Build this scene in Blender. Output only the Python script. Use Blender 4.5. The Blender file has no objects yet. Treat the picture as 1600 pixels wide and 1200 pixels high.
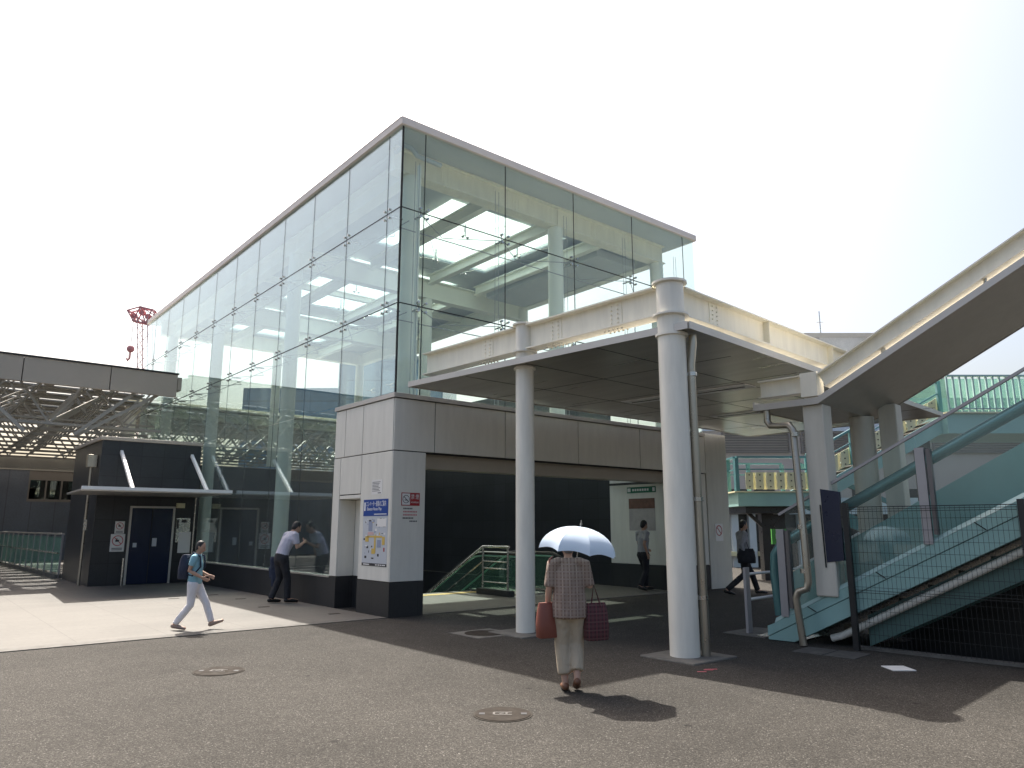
import bpy, bmesh, math, random
from mathutils import Vector, Matrix
random.seed(7)
R = math.radians
S = bpy.context.scene
COL = S.collection

# ------------------------------------------------------------------ camera, sky, sun, exposure
CAM = Vector((-7.01, -11.86, 1.6))
HEAD = Vector((math.cos(R(50.2)), math.sin(R(50.2)), 0))
SIDE = Vector((math.sin(R(50.2)), -math.cos(R(50.2)), 0))
cd = bpy.data.cameras.new('camera'); cam = bpy.data.objects.new('camera', cd); COL.objects.link(cam)
cam.location = CAM; cam.rotation_euler = (R(90) + math.atan(223/1144), 0, R(50.2-90))
cd.sensor_width = 36; cd.lens = 36*1144/1600; cd.clip_start = .1; cd.clip_end = 3000
S.camera = cam
SUNV = Vector((.145, .64, 1)).normalized()
EL = math.asin(SUNV.z); AZ = math.atan2(SUNV.x, SUNV.y)
w = bpy.data.worlds.new('World'); S.world = w; w.use_nodes = True
nt = w.node_tree; sky = nt.nodes.new('ShaderNodeTexSky'); sky.sky_type = 'NISHITA'; sky.sun_disc = False
sky.sun_elevation = EL; sky.sun_rotation = AZ; sky.air_density = 1.0; sky.dust_density = 7; sky.ozone_density = 1.0
bg = nt.nodes['Background']; bg.inputs['Strength'].default_value = .15
mw = nt.nodes.new('ShaderNodeMix'); mw.data_type = 'RGBA'; mw.blend_type = 'MULTIPLY'; mw.inputs[0].default_value = 1
mw.inputs[7].default_value = (1.02, .995, .95, 1)          # hazy summer sky, whiter than the clear-air model
nt.links.new(sky.outputs[0], mw.inputs[6]); nt.links.new(mw.outputs[2], bg.inputs[0])
sl = bpy.data.lights.new('sun', 'SUN'); sl.energy = 5.0; sl.angle = R(.5); sl.color = (1, .95, .87)
so = bpy.data.objects.new('sun', sl); COL.objects.link(so); so.rotation_euler = SUNV.to_track_quat('Z', 'Y').to_euler()
so.location = (0, 20, 40)
S.view_settings.view_transform = 'Standard'; S.view_settings.look = 'None'
S.view_settings.exposure = .92; S.view_settings.gamma = 1
S.cycles.max_bounces = 10; S.cycles.transparent_max_bounces = 40; S.cycles.glossy_bounces = 5
S.cycles.diffuse_bounces = 8

# ------------------------------------------------------------------ materials
MATS = {}
def newmat(n):
    m = bpy.data.materials.new(n); m.use_nodes = True; MATS[n] = m
    t = m.node_tree; return m, t, t.nodes['Principled BSDF']
def ramp(t, src, stops):
    r = t.nodes.new('ShaderNodeValToRGB'); cr = r.color_ramp
    while len(cr.elements) < len(stops): cr.elements.new(.5)
    for e, (p, c) in zip(cr.elements, stops):
        e.position = p; e.color = (*c, 1) if len(c) == 3 else c
    t.links.new(src, r.inputs[0]); return r.outputs[0]
def coords(t, scale=(1, 1, 1), rot=(0, 0, 0)):
    tc = t.nodes.new('ShaderNodeTexCoord'); mp = t.nodes.new('ShaderNodeMapping')
    g = t.nodes.new('ShaderNodeNewGeometry')
    t.links.new(g.outputs['Position'], mp.inputs[0]); mp.inputs['Scale'].default_value = scale
    mp.inputs['Rotation'].default_value = rot
    return mp.outputs[0]
def noise(t, vec, scale, detail=4, rough=.55):
    n = t.nodes.new('ShaderNodeTexNoise'); n.inputs['Scale'].default_value = scale
    n.inputs['Detail'].default_value = detail; n.inputs['Roughness'].default_value = rough
    t.links.new(vec, n.inputs['Vector']); return n.outputs[0]
def mixc(t, fac, a, b, mode='MIX'):
    m = t.nodes.new('ShaderNodeMix'); m.data_type = 'RGBA'; m.blend_type = mode
    for s, v in ((m.inputs[0], fac), (m.inputs[6], a), (m.inputs[7], b)):
        if hasattr(v, 'default_value') or hasattr(v, 'is_linked'): t.links.new(v, s)
        elif isinstance(v, (int, float)): s.default_value = v
        else: s.default_value = (*v, 1)
    return m.outputs[2]
def bump(t, p, h, strength, dist=.01):
    b = t.nodes.new('ShaderNodeBump'); b.inputs['Strength'].default_value = strength; b.inputs['Distance'].default_value = dist
    t.links.new(h, b.inputs['Height']); t.links.new(b.outputs[0], p.inputs['Normal'])
def paint(n, c, rough=.5, var=.12, metal=0, scale=1.6, streak=False, spec=.5):
    m, t, p = newmat(n)
    v = coords(t, (1, 1, .18) if streak else (1, 1, 1))
    f = noise(t, v, scale*(4 if streak else 1), 6, .6)
    d = tuple(x*(1-var) for x in c); l = tuple(min(1, x*(1+var*.6)) for x in c)
    cc = ramp(t, f, [(.3, d), (.68, l)])
    t.links.new(cc, p.inputs['Base Color']); p.inputs['Roughness'].default_value = rough; p.inputs['Metallic'].default_value = metal
    p.inputs['Specular IOR Level'].default_value = spec
    f2 = noise(t, coords(t), 9, 3); rr = ramp(t, f2, [(.2, (rough*.8,)*3), (.8, (min(1, rough*1.25),)*3)])
    t.links.new(rr, p.inputs['Roughness'])
    return m
def glass(n, tint, ior=1.6, add=None, film=(.75, .8, .78), trans=False):
    m, t, p = newmat(n); t.nodes.remove(p)
    out = [x for x in t.nodes if x.type == 'OUTPUT_MATERIAL'][0]
    tr = t.nodes.new('ShaderNodeBsdfTransparent'); tr.inputs[0].default_value = (*tint, 1)
    gl = t.nodes.new('ShaderNodeBsdfGlossy'); gl.inputs['Roughness'].default_value = 0.0
    gl.inputs[0].default_value = (.88, .965, 1, 1)
    fr = t.nodes.new('ShaderNodeFresnel'); ge = t.nodes.new('ShaderNodeNewGeometry')
    mm = t.nodes.new('ShaderNodeMapRange'); mm.inputs[3].default_value = ior; mm.inputs[4].default_value = 1/ior
    t.links.new(ge.outputs['Backfacing'], mm.inputs[0]); t.links.new(mm.outputs[0], fr.inputs[0])
    mx = t.nodes.new('ShaderNodeMixShader'); t.links.new(fr.outputs[0], mx.inputs[0])
    t.links.new(tr.outputs[0], mx.inputs[1]); t.links.new(gl.outputs[0], mx.inputs[2])
    t.links.new(mx.outputs[0], out.inputs[0])
    if add:   # thin film: paints brightness into the pane, frosts the skylights
        df = t.nodes.new('ShaderNodeBsdfTranslucent' if trans else 'ShaderNodeBsdfDiffuse'); df.inputs[0].default_value = (*film, 1)
        m2 = t.nodes.new('ShaderNodeMixShader')
        f = noise(t, coords(t, (1, 1, .5)), 1.2, 5); r_ = ramp(t, f, [(.25, (add*.55,)*3), (.8, (add*1.3,)*3)])
        t.links.new(r_, m2.inputs[0]); t.links.new(mx.outputs[0], m2.inputs[1]); t.links.new(df.outputs[0], m2.inputs[2])
        t.links.new(m2.outputs[0], out.inputs[0])
    return m
def tile(n, c, sx, sy, axis, rough=.35, joint=.5, var=.15, wj=.006, offset=0):
    """square tiles with thin joints; axis 'x' faces along X (wall plane XZ), 'y' wall plane YZ, 'z' floor"""
    m, t, p = newmat(n)
    g = t.nodes.new('ShaderNodeNewGeometry'); sp = t.nodes.new('ShaderNodeSeparateXYZ'); cb = t.nodes.new('ShaderNodeCombineXYZ')
    t.links.new(g.outputs['Position'], sp.inputs[0])
    if axis == 'xy':
        ad = t.nodes.new('ShaderNodeMath'); ad.operation = 'ADD'; t.links.new(sp.outputs[0], ad.inputs[0]); t.links.new(sp.outputs[1], ad.inputs[1])
        t.links.new(ad.outputs[0], cb.inputs[0]); t.links.new(sp.outputs[2], cb.inputs[1])
    else:
        t.links.new(sp.outputs[0], cb.inputs[0]); t.links.new(sp.outputs[1], cb.inputs[1])
    b = t.nodes.new('ShaderNodeTexBrick'); b.offset = offset; b.inputs['Scale'].default_value = 1
    b.inputs['Brick Width'].default_value = sx; b.inputs['Row Height'].default_value = sy; b.inputs['Mortar Size'].default_value = wj
    b.inputs['Mortar Smooth'].default_value = .1; b.inputs['Bias'].default_value = 0
    b.inputs['Color1'].default_value = (*[x*(1-var) for x in c], 1); b.inputs['Color2'].default_value = (*[x*(1+var) for x in c], 1)
    b.inputs['Mortar'].default_value = (*[x*joint for x in c], 1)
    t.links.new(cb.outputs[0], b.inputs['Vector'])
    f = noise(t, coords(t), 14, 8, .7); f2 = noise(t, coords(t), .7, 4)
    c1 = mixc(t, 1, b.outputs[0], ramp(t, f, [(.3, (.82,)*3), (.7, (1.1,)*3)]), 'MULTIPLY')
    c2 = mixc(t, 1, c1, ramp(t, f2, [(.3, (.82,)*3), (.7, (1.08,)*3)]), 'MULTIPLY')
    t.links.new(c2, p.inputs['Base Color']); p.inputs['Roughness'].default_value = rough
    return m
def asphalt():
    m, t, p = newmat('asphalt'); v = coords(t)
    sp = t.nodes.new('ShaderNodeTexVoronoi'); sp.inputs['Scale'].default_value = 120; t.links.new(v, sp.inputs['Vector'])
    hs = t.nodes.new('ShaderNodeSeparateColor'); t.links.new(sp.outputs['Color'], hs.inputs[0])
    stones = ramp(t, hs.outputs[0], [(0, (.017, .0156, .0138)), (.4, (.036, .0333, .0293)), (.8, (.054, .0497, .0437)), (.96, (.075, .0695, .0615)), (1, (.16, .152, .14))])
    big = ramp(t, noise(t, v, .35, 6, .6), [(.25, (.72,)*3), (.5, (1.07,)*3), (.75, (1.34,)*3)])
    mid = ramp(t, noise(t, v, 2.6, 6, .7), [(.3, (.86,)*3), (.7, (1.08,)*3)])
    c = mixc(t, 1, mixc(t, 1, stones, big, 'MULTIPLY'), mid, 'MULTIPLY')
    # oil drips and gum
    vo = t.nodes.new('ShaderNodeTexVoronoi'); vo.inputs['Scale'].default_value = 1.1; t.links.new(v, vo.inputs['Vector'])
    sp2 = ramp(t, vo.outputs['Distance'], [(.03, (.45,)*3), (.05, (1,)*3)])
    c = mixc(t, 1, c, sp2, 'MULTIPLY')
    t.links.new(c, p.inputs['Base Color']); p.inputs['Roughness'].default_value = .9; p.inputs['Specular IOR Level'].default_value = .2
    bump(t, p, sp.outputs['Distance'], .55, .004); return m
asphalt()
tile('paving', (.118, .110, .098), 1.2, .6, 'z', .75, .62, .04, .006)
tile('tactile', (.55, .38, .12), .3, .3, 'z', .6, .7, .06, .01)
tile('dark_tile', (.028, .03, .034), .6, .6, 'xy', .32, .45, .14, .008)
tile('dark_base', (.028, .029, .031), .6, 2, 'xy', .45, .5, .1, .006)
tile('grey_cladding', (.125, .145, .185), 1.0, 9, 'xy', .5, .7, .04, .02)
tile('beige_cladding', (.5, .47, .42), 2.2, 1.6, 'xy', .6, .7, .05, .03)
tile('blue_curtain', (.2, .33, .46), 1.5, 3.4, 'xy', .2, .6, .22, .14)
paint('panel_white', (.69, .675, .615), .42, .07, streak=True)
paint('cream_steel', (.87, .83, .70), .42, .09, streak=True)
paint('interior_steel', (.84, .84, .75), .42, .04)
paint('column_paint', (.78, .755, .67), .38, .1, streak=True)
def soffit():
    m, t, p = newmat('soffit'); v = coords(t, (2.2, .25, 1))
    f = noise(t, v, 2.2, 3, .5); c = ramp(t, f, [(.2, (.36, .345, .31)), (.8, (.47, .45, .41))]); t.links.new(c, p.inputs['Base Color'])
    p.inputs['Metallic'].default_value = .75; r = ramp(t, noise(t, coords(t, (3, .3, 1)), 2, 2), [(.2, (.26,)*3), (.8, (.34,)*3)]); t.links.new(r, p.inputs['Roughness'])
soffit()
paint('alu', (.5, .475, .44), .38, .06, .5)
paint('roof_cap', (.68, .63, .6), .5, .05)
paint('roof_under', (.52, .55, .56), .5, .05)
paint('steel', (.5, .49, .46), .25, .1, .95)
paint('duct_steel', (.42, .38, .31), .3, .15, .75, streak=True)
paint('dark_gap', (.02, .02, .022), .8, .1)
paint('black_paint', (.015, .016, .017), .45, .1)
paint('truss_paint', (.35, .335, .30), .5, .1)
paint('soffit_pale', (.42, .405, .37), .36, .06, .3)
paint('fascia_beige', (.42, .375, .315), .5, .05)
paint('teal', (.26, .44, .42), .42, .08)
paint('teal_shaded', (.09, .17, .155), .5, .12)  # teal darkened by colour for the shadow under the escalator
paint('teal_light', (.36, .52, .5), .35, .06)
paint('teal_tube', (.12, .27, .28), .22, .08, .35)
paint('pale_cream', (.66, .63, .42), .5, .05)
paint('post_grey', (.36, .35, .36), .42, .08, .3)
paint('post_dark', (.15, .14, .14), .4, .1, .3)
paint('column_shaded', (.6, .575, .5), .42, .1, streak=True)  # darker copy of the column paint, shadow put into the colour
paint('plate_grey', (.075, .074, .07), .8, .2, scale=6)
glass('esc_glass', (.78, .9, .83), 1.5, .05, (.42, .66, .55))
paint('navy', (.007, .013, .042), .3, .1)
paint('white_paint', (.8, .8, .79), .4, .04)
paint('concrete', (.13, .125, .112), .85, .3, scale=5)
paint('kerb_stone', (.11, .104, .094), .85, .15, scale=6)
paint('cast_iron', (.036, .03, .025), .8, .25, 0, 12, False, .1)
paint('worn_mark', (.12, .11, .1), .7, .3, 0, 30)
paint('iron_rim', (.045, .04, .034), .85, .2, 0, 8, False, .1)
paint('red_sign', (.34, .015, .02), .4, .05)
paint('crane_red', (.58, .26, .27), .6, .2)
paint('jib_paint', (.6, .42, .42), .5, .2)
paint('red_paint', (.5, .10, .11), .5, .1)
paint('blue_sign', (.015, .06, .28), .35, .05)
paint('green_sign', (.01, .13, .07), .35, .05)
paint('green_bright', (.12, .45, .09), .4, .05)
paint('pink_red', (.5, .12, .14), .7, .2)
paint('paper', (.72, .71, .69), .6, .03)
paint('ink', (.03, .03, .035), .6, .05)
paint('map_grey', (.5, .53, .57), .5, .06)
paint('map_blue', (.27, .31, .42), .5, .06)
paint('map_yellow', (.6, .42, .1), .5, .06)
paint('map_pink', (.6, .4, .4), .5, .06)
paint('poster_brown', (.16, .075, .05), .5, .3, scale=7)
paint('poster_grey', (.4, .37, .36), .5, .15, scale=7)
paint('door_blue', (.006, .014, .042), .2, .1)
paint('pinkish_wall', (.43, .38, .35), .6, .05)
paint('bluish_wall', (.5, .56, .64), .5, .04)
paint('louvre', (.2, .18, .165), .6, .08)
paint('rubber', (.012, .012, .012), .45, .1)
paint('glow_green', (.16, .36, .25), .3, .1)
paint('shop_dark', (.03, .03, .032), .3, .2)
glass('pane_glass', (.88, .94, .93), 2.25, .03)
glass('front_glass', (.945, .982, .96), 1.42, .04)  # milky film paints a sky veil over the front panes
glass('sky_glass', (.86, .94, .91), 1.4, .14, (.85, .95, .92), True)
glass('rail_glass', (.68, .86, .78), 1.5, .2, (.42, .66, .55))  # bright green film paints in the glow of sunlit ground behind
glass('screen_glass', (.9, .95, .94), 1.45, .04)
glass('dark_pane', (.12, .14, .15), 1.6)

# ------------------------------------------------------------------ mesh builder
ROOT = {}
class MB:
    def __init__(s): s.v = []; s.f = []; s.sm = []; s.mi = []; s.cur = 0
    def face(s, idx, sm=False): s.f.append(idx); s.sm.append(sm); s.mi.append(s.cur)
    def add(s, pts): b = len(s.v); s.v += [Vector(p) for p in pts]; return b
    def hexa(s, p):
        b = s.add(p)
        for q in ((3, 2, 1, 0), (4, 5, 6, 7), (0, 1, 5, 4), (1, 2, 6, 5), (2, 3, 7, 6), (3, 0, 4, 7)): s.face([b+i for i in q])
        return s
    def box(s, x0, x1, y0, y1, z0, z1):
        x0, x1 = min(x0, x1), max(x0, x1); y0, y1 = min(y0, y1), max(y0, y1); z0, z1 = min(z0, z1), max(z0, z1)
        return s.hexa([(x0, y0, z0), (x1, y0, z0), (x1, y1, z0), (x0, y1, z0), (x0, y0, z1), (x1, y0, z1), (x1, y1, z1), (x0, y1, z1)])
    def bar(s, p0, p1, w, h, up=(0, 0, 1)):
        p0 = Vector(p0); p1 = Vector(p1); d = (p1-p0).normalized(); up = Vector(up)
        if abs(d.dot(up)) > .98: up = Vector((0, 1, 0)) if abs(d.y) < .9 else Vector((1, 0, 0))
        r = d.cross(up).normalized()*w/2; u = r.cross(d).normalized()*h/2
        return s.hexa([p0-r-u, p0+r-u, p1+r-u, p1-r-u, p0-r+u, p0+r+u, p1+r+u, p1-r+u])
    def prism(s, pts, vec):
        vec = Vector(vec); n = len(pts); b = s.add(pts); c = s.add([Vector(p)+vec for p in pts])
        nrm = Vector((0, 0, 0))
        for i in range(n): nrm += (Vector(pts[i])).cross(Vector(pts[(i+1) % n]))
        fl = nrm.dot(vec) > 0
        A = list(range(b, b+n)); B = list(range(c, c+n))
        s.face(A[::-1] if fl else A); s.face(B if fl else B[::-1])
        for i in range(n):
            j = (i+1) % n; q = [A[i], A[j], B[j], B[i]]; s.face(q if fl else q[::-1])
        return s
    def rings(s, rings, closed=True, sm=True, cap=True):
        n = len(rings[0]); bs = [s.add(r) for r in rings]
        for a, b in zip(bs, bs[1:]):
            for i in range(n):
                j = (i+1) % n; s.face([a+i, a+j, b+j, b+i], sm)
        if cap:
            c = s.add(rings[0]); s.face([c+i for i in range(n)][::-1]); c = s.add(rings[-1]); s.face([c+i for i in range(n)])
        return s
    def tube(s, pts, r, n=10):
        pts = [Vector(p) for p in pts]; rr = r if isinstance(r, (list, tuple)) else [r]*len(pts)
        out = []; ref = None
        for i, p in enumerate(pts):
            d = ((pts[min(i+1, len(pts)-1)]-p).normalized()+(p-pts[max(i-1, 0)]).normalized())
            d = d.normalized() if d.length > 1e-6 else Vector((0, 0, 1))
            if ref is None: ref = Vector((0, 0, 1)) if abs(d.z) < .9 else Vector((1, 0, 0))
            a = d.cross(ref).normalized(); b_ = a.cross(d).normalized(); ref = b_
            out.append([p+(a*math.cos(2*math.pi*k/n)-b_*math.sin(2*math.pi*k/n))*-rr[i] for k in range(n)])
        return s.rings(out)
    def cyl(s, x, y, z0, z1, r, n=28, r1=None):
        r1 = r if r1 is None else r1
        return s.rings([[(x+math.cos(2*math.pi*k/n)*q, y+math.sin(2*math.pi*k/n)*q, z) for k in range(n)] for z, q in ((z0, r), (z1, r1))])
    def ball(s, c, r, n=8):
        c = Vector(c); m = n//2+1; rs = []
        for i in range(m+1):
            a = math.pi*i/m; q = max(math.sin(a), .02)*r
            rs.append([c+Vector((q*math.cos(2*math.pi*k/n), q*math.sin(2*math.pi*k/n), -r*math.cos(a))) for k in range(n)])
        return s.rings(rs)
    def ibeam(s, p0, p1, d, w, tf=.02, tw=.016):
        p0 = Vector(p0); p1 = Vector(p1); ax = (p1-p0).normalized(); r = ax.cross(Vector((0, 0, 1))).normalized(); u = r.cross(ax)
        for q in (1, -1): o = u*q*(d/2-tf/2); s.bar(p0+o, p1+o, w, tf)
        return s.bar(p0, p1, tw, d-2*tf)
    def bolts(s, c, ax, up, nrm, na, nu, sa, su, r=.014):
        c = Vector(c)
        for i in range(na):
            for j in range(nu):
                p = c+Vector(ax)*(i-(na-1)/2)*sa+Vector(up)*(j-(nu-1)/2)*su
                s.tube([p, p+Vector(nrm)*.02], r, 6)
        return s
    def build(s, name, mat, parent=None, base=None, bevel=0):
        o_ = ROOT.get(parent) if parent else Vector(base) if base else Vector((0, 0, 0))
        me = bpy.data.meshes.new(name); me.from_pydata([p-o_ for p in s.v], [], s.f)
        for m in (mat if isinstance(mat, (list, tuple)) else [mat]): me.materials.append(MATS[m])
        for p, sm, mi in zip(me.polygons, s.sm, s.mi): p.use_smooth = sm; p.material_index = mi
        if bevel:
            bm = bmesh.new(); bm.from_mesh(me); bmesh.ops.remove_doubles(bm, verts=bm.verts, dist=1e-5)
            bmesh.ops.bevel(bm, geom=[e for e in bm.edges if e.calc_length() > bevel*3 and e.is_manifold and e.calc_face_angle(0) > .6], offset=bevel, segments=2, affect='EDGES', profile=.5)
            bm.to_mesh(me); bm.free()
        o = bpy.data.objects.new(name, me); COL.objects.link(o)
        if parent: o.parent = parent
        else: o.location = o_
        ROOT[o] = o_
        return o
def tag(o, label=None, cat=None, group=None, kind=None):
    if label: o['label'] = label
    if cat: o['category'] = cat
    if group: o['group'] = group
    if kind: o['kind'] = kind
    return o
def thing(name, loc, label, cat, group=None):
    o = bpy.data.objects.new(name, None); COL.objects.link(o); o.location = loc; ROOT[o] = Vector(loc); o.empty_display_size = .2
    return tag(o, label, cat, group)
def text_mesh(body, size, origin, xdir, up, depth, name, mat, parent, width=None, align='LEFT'):
    cu = bpy.data.curves.new(name, 'FONT'); cu.body = body; cu.size = size; cu.extrude = depth; cu.align_x = align
    to = bpy.data.objects.new(name, cu); COL.objects.link(to)
    dg = bpy.context.evaluated_depsgraph_get(); dg.update()
    me = bpy.data.meshes.new_from_object(to.evaluated_get(dg)); bpy.data.objects.remove(to)
    xd = Vector(xdir).normalized(); ud = Vector(up).normalized(); nd = xd.cross(ud)
    xs = [v.co.x for v in me.vertices] or [0, 1]; k = 1
    if width and max(xs) > min(xs): k = width/(max(xs)-min(xs))
    x0 = min(xs) if align == 'LEFT' else 0
    for v in me.vertices: v.co = Vector(origin)+xd*(v.co.x-x0)*k+ud*v.co.y+nd*v.co.z-ROOT[parent]
    me.materials.clear(); me.materials.append(MATS[mat])
    o = bpy.data.objects.new(name, me); COL.objects.link(o); o.parent = parent; ROOT[o] = ROOT[parent]; return o
def flat_poly(name, outer, holes, z, mat):
    cu = bpy.data.curves.new(name, 'CURVE'); cu.dimensions = '2D'; cu.fill_mode = 'BOTH'
    for loop in [outer]+holes:
        sp = cu.splines.new('POLY'); sp.points.add(len(loop)-1); sp.use_cyclic_u = True
        for p, q in zip(sp.points, loop): p.co = (q[0], q[1], 0, 1)
    to = bpy.data.objects.new(name, cu); COL.objects.link(to)
    dg = bpy.context.evaluated_depsgraph_get(); dg.update()
    me = bpy.data.meshes.new_from_object(to.evaluated_get(dg)); bpy.data.objects.remove(to)
    bm = bmesh.new(); bm.from_mesh(me)
    for f in bm.faces:
        if f.normal.z < 0: f.normal_flip()
    bm.to_mesh(me); bm.free()
    me.materials.clear(); me.materials.append(MATS[mat]); me.name = name
    o = bpy.data.objects.new(name, me); COL.objects.link(o); o.location.z = z; ROOT[o] = Vector((0, 0, z))
    return tag(o, kind='structure')
def rect(x0, x1, y0, y1): return [(x0, y0), (x1, y0), (x1, y1), (x0, y1)]

# frame of the escalator side, turned a few degrees from the building
TH = R(5); BO = Vector((2.9, -5.72, 0)); BS = Vector((math.sin(TH), -math.cos(TH), 0)); BT = Vector((math.cos(TH), math.sin(TH), 0)); UZ = Vector((0, 0, 1))
def E(s, t, z): return BO+BS*s+BT*t+UZ*z
def xy(p): return (p.x, p.y)

# ------------------------------------------------------------------ ground
pit = rect(.9, 8.4, 3.7, 17)
low = [xy(E(1.45, .22, 0)), xy(E(14, .22, 0)), xy(E(14, 4.2, 0)), xy(E(1.45, 4.2, 0))]
flat_poly('asphalt', rect(-1500, 1500, -1500, 1500), [pit, low], 0, 'asphalt')
flat_poly('paving', rect(-60, -.012, .3, 60), [], .006, 'paving')
flat_poly('entrance_floor', [(.75, .3), (8.48, .3), (8.48, 17.4), (.75, 17.4)], [pit], .006, 'paving')
tag(MB().box(-60, -.02, .02, .3, -.05, .012).build('kerb', 'kerb_stone'), kind='structure')
tag(MB().box(.75, 8.5, .02, .3, -.05, .012).build('kerb', 'kerb_stone'), kind='structure')
tag(MB().box(1.2, 4.4, 3.1, 3.4, .007, .012).build('tactile_strip', 'tactile'), kind='structure')
m = MB()   # stairwell under the entrance
m.box(.8, .9, 3.7, 17, -6, -.004); m.box(8.4, 8.5, 3.7, 17, -6, -.004); m.box(.8, 8.5, 17, 17.1, -6, -.004); m.box(.9, 8.4, 3.6, 3.7, -6, -.004)
m.box(.9, 8.4, 3.7, 17, -6.1, -6)
for i in range(26): m.box(.9, 4.2, 3.7+i*.3, 4.0+i*.3, -.16*(i+1)-.3, -.16*(i+1))
tag(m.build('stairwell', 'dark_tile'), kind='structure')
m = MB()
a, b, c, d = [Vector((x, y, 0)) for x, y in low]
for p, q in ((a, b), (b, c), (c, d), (d, a)): m.prism([p-UZ*1.6, q-UZ*1.6, q-UZ*.004, p-UZ*.004], (q-p).cross(UZ).normalized()*.1)
m.prism([a-UZ*1.7, b-UZ*1.7, c-UZ*1.7, d-UZ*1.7], (0, 0, .1))
tag(m.build('dark_pit', 'black_paint'), kind='structure')  # sunken area painted black for the deep shade under the escalator
m = MB(); m.prism([E(1.2, .08, -.05), E(14, .08, -.05), E(14, .2, -.05), E(1.2, .2, -.05)], (0, 0, .085))
tag(m.build('kerb', 'concrete'), kind='structure')

# ------------------------------------------------------------------ glass entrance building
B = thing('station_entrance_building', (4.8, 9.7, 0), 'tall glass entrance pavilion on a white panelled base with dark tiled plinth', 'building')
RX, RY, RZ = 9.62, 19.4, 9.62
# pillar and header
def panel(x0, x1, y0, y1, z0, z1, mat='panel_white'): return MB().box(x0, x1, y0, y1, z0, z1).build('wall_panel', mat, B, bevel=.006)
G = .009
core = MB(); core.box(.03, .69, .03, 1.17, .0, 3.0); core.box(.03, .69, 2.11, 2.38, 0, 3.0); core.box(.42, .69, 1.17, 2.11, 0, 3.0); core.box(.03, .42, 1.17, 2.11, 2.17, 3.0)
core.box(.03, 9.6, .03, .3, 3.0, 4.0); core.box(.03, .3, .3, 2.38, 3.0, 4.0)
core.build('core', 'dark_gap', B)
px = [0, .92, 2.69, 4.85, 6.99, 9.12, 9.66]
for x0, x1 in zip(px, px[1:]): panel(x0+G, x1-G, 0, .025, 3.0+G, 4.0-G)
panel(-.0, .72, 0, .025, .62, 3.0-G)                 # pillar front
py = [.026, 1.2, 1.95, 2.4]
for y0, y1 in zip(py, py[1:]): panel(0, .025, y0+G, y1-G, 3.0+G, 4.0-G)
panel(0, .025, .026+G, 1.2-G, .62, 3.0-G); panel(0, .025, 2.1+G, 2.4, .62, 3.0-G); panel(0, .025, 1.2+G, 2.1-G, 2.24, 3.0-G)
panel(0, .4, 1.2, 2.09, 2.15, 2.22); panel(.38, .415, 1.2, 2.1, .62, 2.14)      # niche head and back
panel(.026, .38, 2.1-.0, 2.125, .62, 2.14); panel(.03, .38, 1.165, 1.2, .62, 2.14)
panel(.695, .72, .03, 2.4, .62, 2.98)                 # inner pillar side
m = MB(); m.box(-.004, .724, -.004, 1.2, 0, .61); m.box(-.004, .724, 2.1, 2.4, 0, .61); m.box(.38, .7, 1.2, 2.1, 0, .61)
m.build('plinth', 'dark_base', B)
m = MB(); m.box(0, .22, 2.404, 11.26, 0, .58); m.build('plinth', 'dark_base', B)
MB().box(-.012, .22, 2.41, 11.26, .584, .615).build('sill', 'alu', B)
m = MB(); m.box(-.03, 9.66, -.03, .36, 4.005, 4.09); m.box(-.03, .3, .36, 2.42, 4.005, 4.09); m.build('coping', 'alu', B)
# lintel, inner walls
MB().box(.725, 8.5, .31, .6, 2.72, 3.05).build('lintel', 'fascia_beige', B)
MB().box(.725, 9.5, .61, 1.2, 3.3, 3.4).build('inner_soffit', 'fascia_beige', B)
m = MB(); m.box(8.5, 8.6, 2.42, 17.4, 0, 6.0); m.box(.75, 8.5, 17.4, 17.55, 0, 3.9); m.box(9.3, 9.6, .3, 19.3, 0, 4.0)
m.build('inner_wall', 'dark_tile', B)
m = MB(); m.box(8.46, 9.66, .03, 2.4, .62, 2.99); m.build('end_pillar', 'panel_white', B, bevel=.006)
m = MB(); m.box(8.45, 9.67, .026, 2.41, 0, .61); m.build('plinth', 'dark_base', B)
m = MB(); m.box(8.3, 8.36, .25, .31, 0, 2.9); m.box(8.3, 8.36, .31, 2.3, 2.72, 2.78); m.build('gate_post', 'black_paint', B)
m = MB()                                              # ribbed end bay
for i in range(24): m.box(9.68+i*.04, 9.68+i*.04+.028, 0, .02, .0, 4.1)
m.box(9.68, 10.64, .02, 2.6, 0, 4.1); m.build('ribbed_wall', 'panel_white', B)
# roof
sky_l = [(2.75, 6.7, 2.2, 6.0), (2.75, 6.7, 7.45, 12.8), (2.75, 6.7, 14.2, 18.2)]
m = MB(); m.box(0, 2.75, .0, RY, RZ, RZ+.12); m.box(6.7, RX, 0, RY, RZ, RZ+.12)
ys = [0, 2.2, 6.0, 7.45, 12.8, 14.2, 18.2, RY]
for i in range(0, 8, 2): m.box(2.75, 6.7, ys[i], ys[i+1], RZ, RZ+.12)
m.build('roof', 'roof_under', B)
m = MB(); m.box(-.06, RX+.06, -.06, -.005, RZ-.01, RZ+.155); m.box(-.06, RX+.06, RY+.005, RY+.06, RZ-.01, RZ+.155)
m.box(-.06, -.005, -.005, RY+.005, RZ-.01, RZ+.155); m.box(RX+.005, RX+.06, -.005, RY+.005, RZ-.01, RZ+.155)
m.build('roof_edge', 'roof_cap', B, bevel=.01)
for x0, x1, y0, y1 in sky_l:
    n = 2
    for i in range(2):
        xa = x0+(x1-x0)*i/2; xb = x0+(x1-x0)*(i+1)/2
        MB().box(xa+.01, xb-.01, y0+.01, y1-.01, RZ+.03, RZ+.05).build('skylight', 'sky_glass', B)
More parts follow.
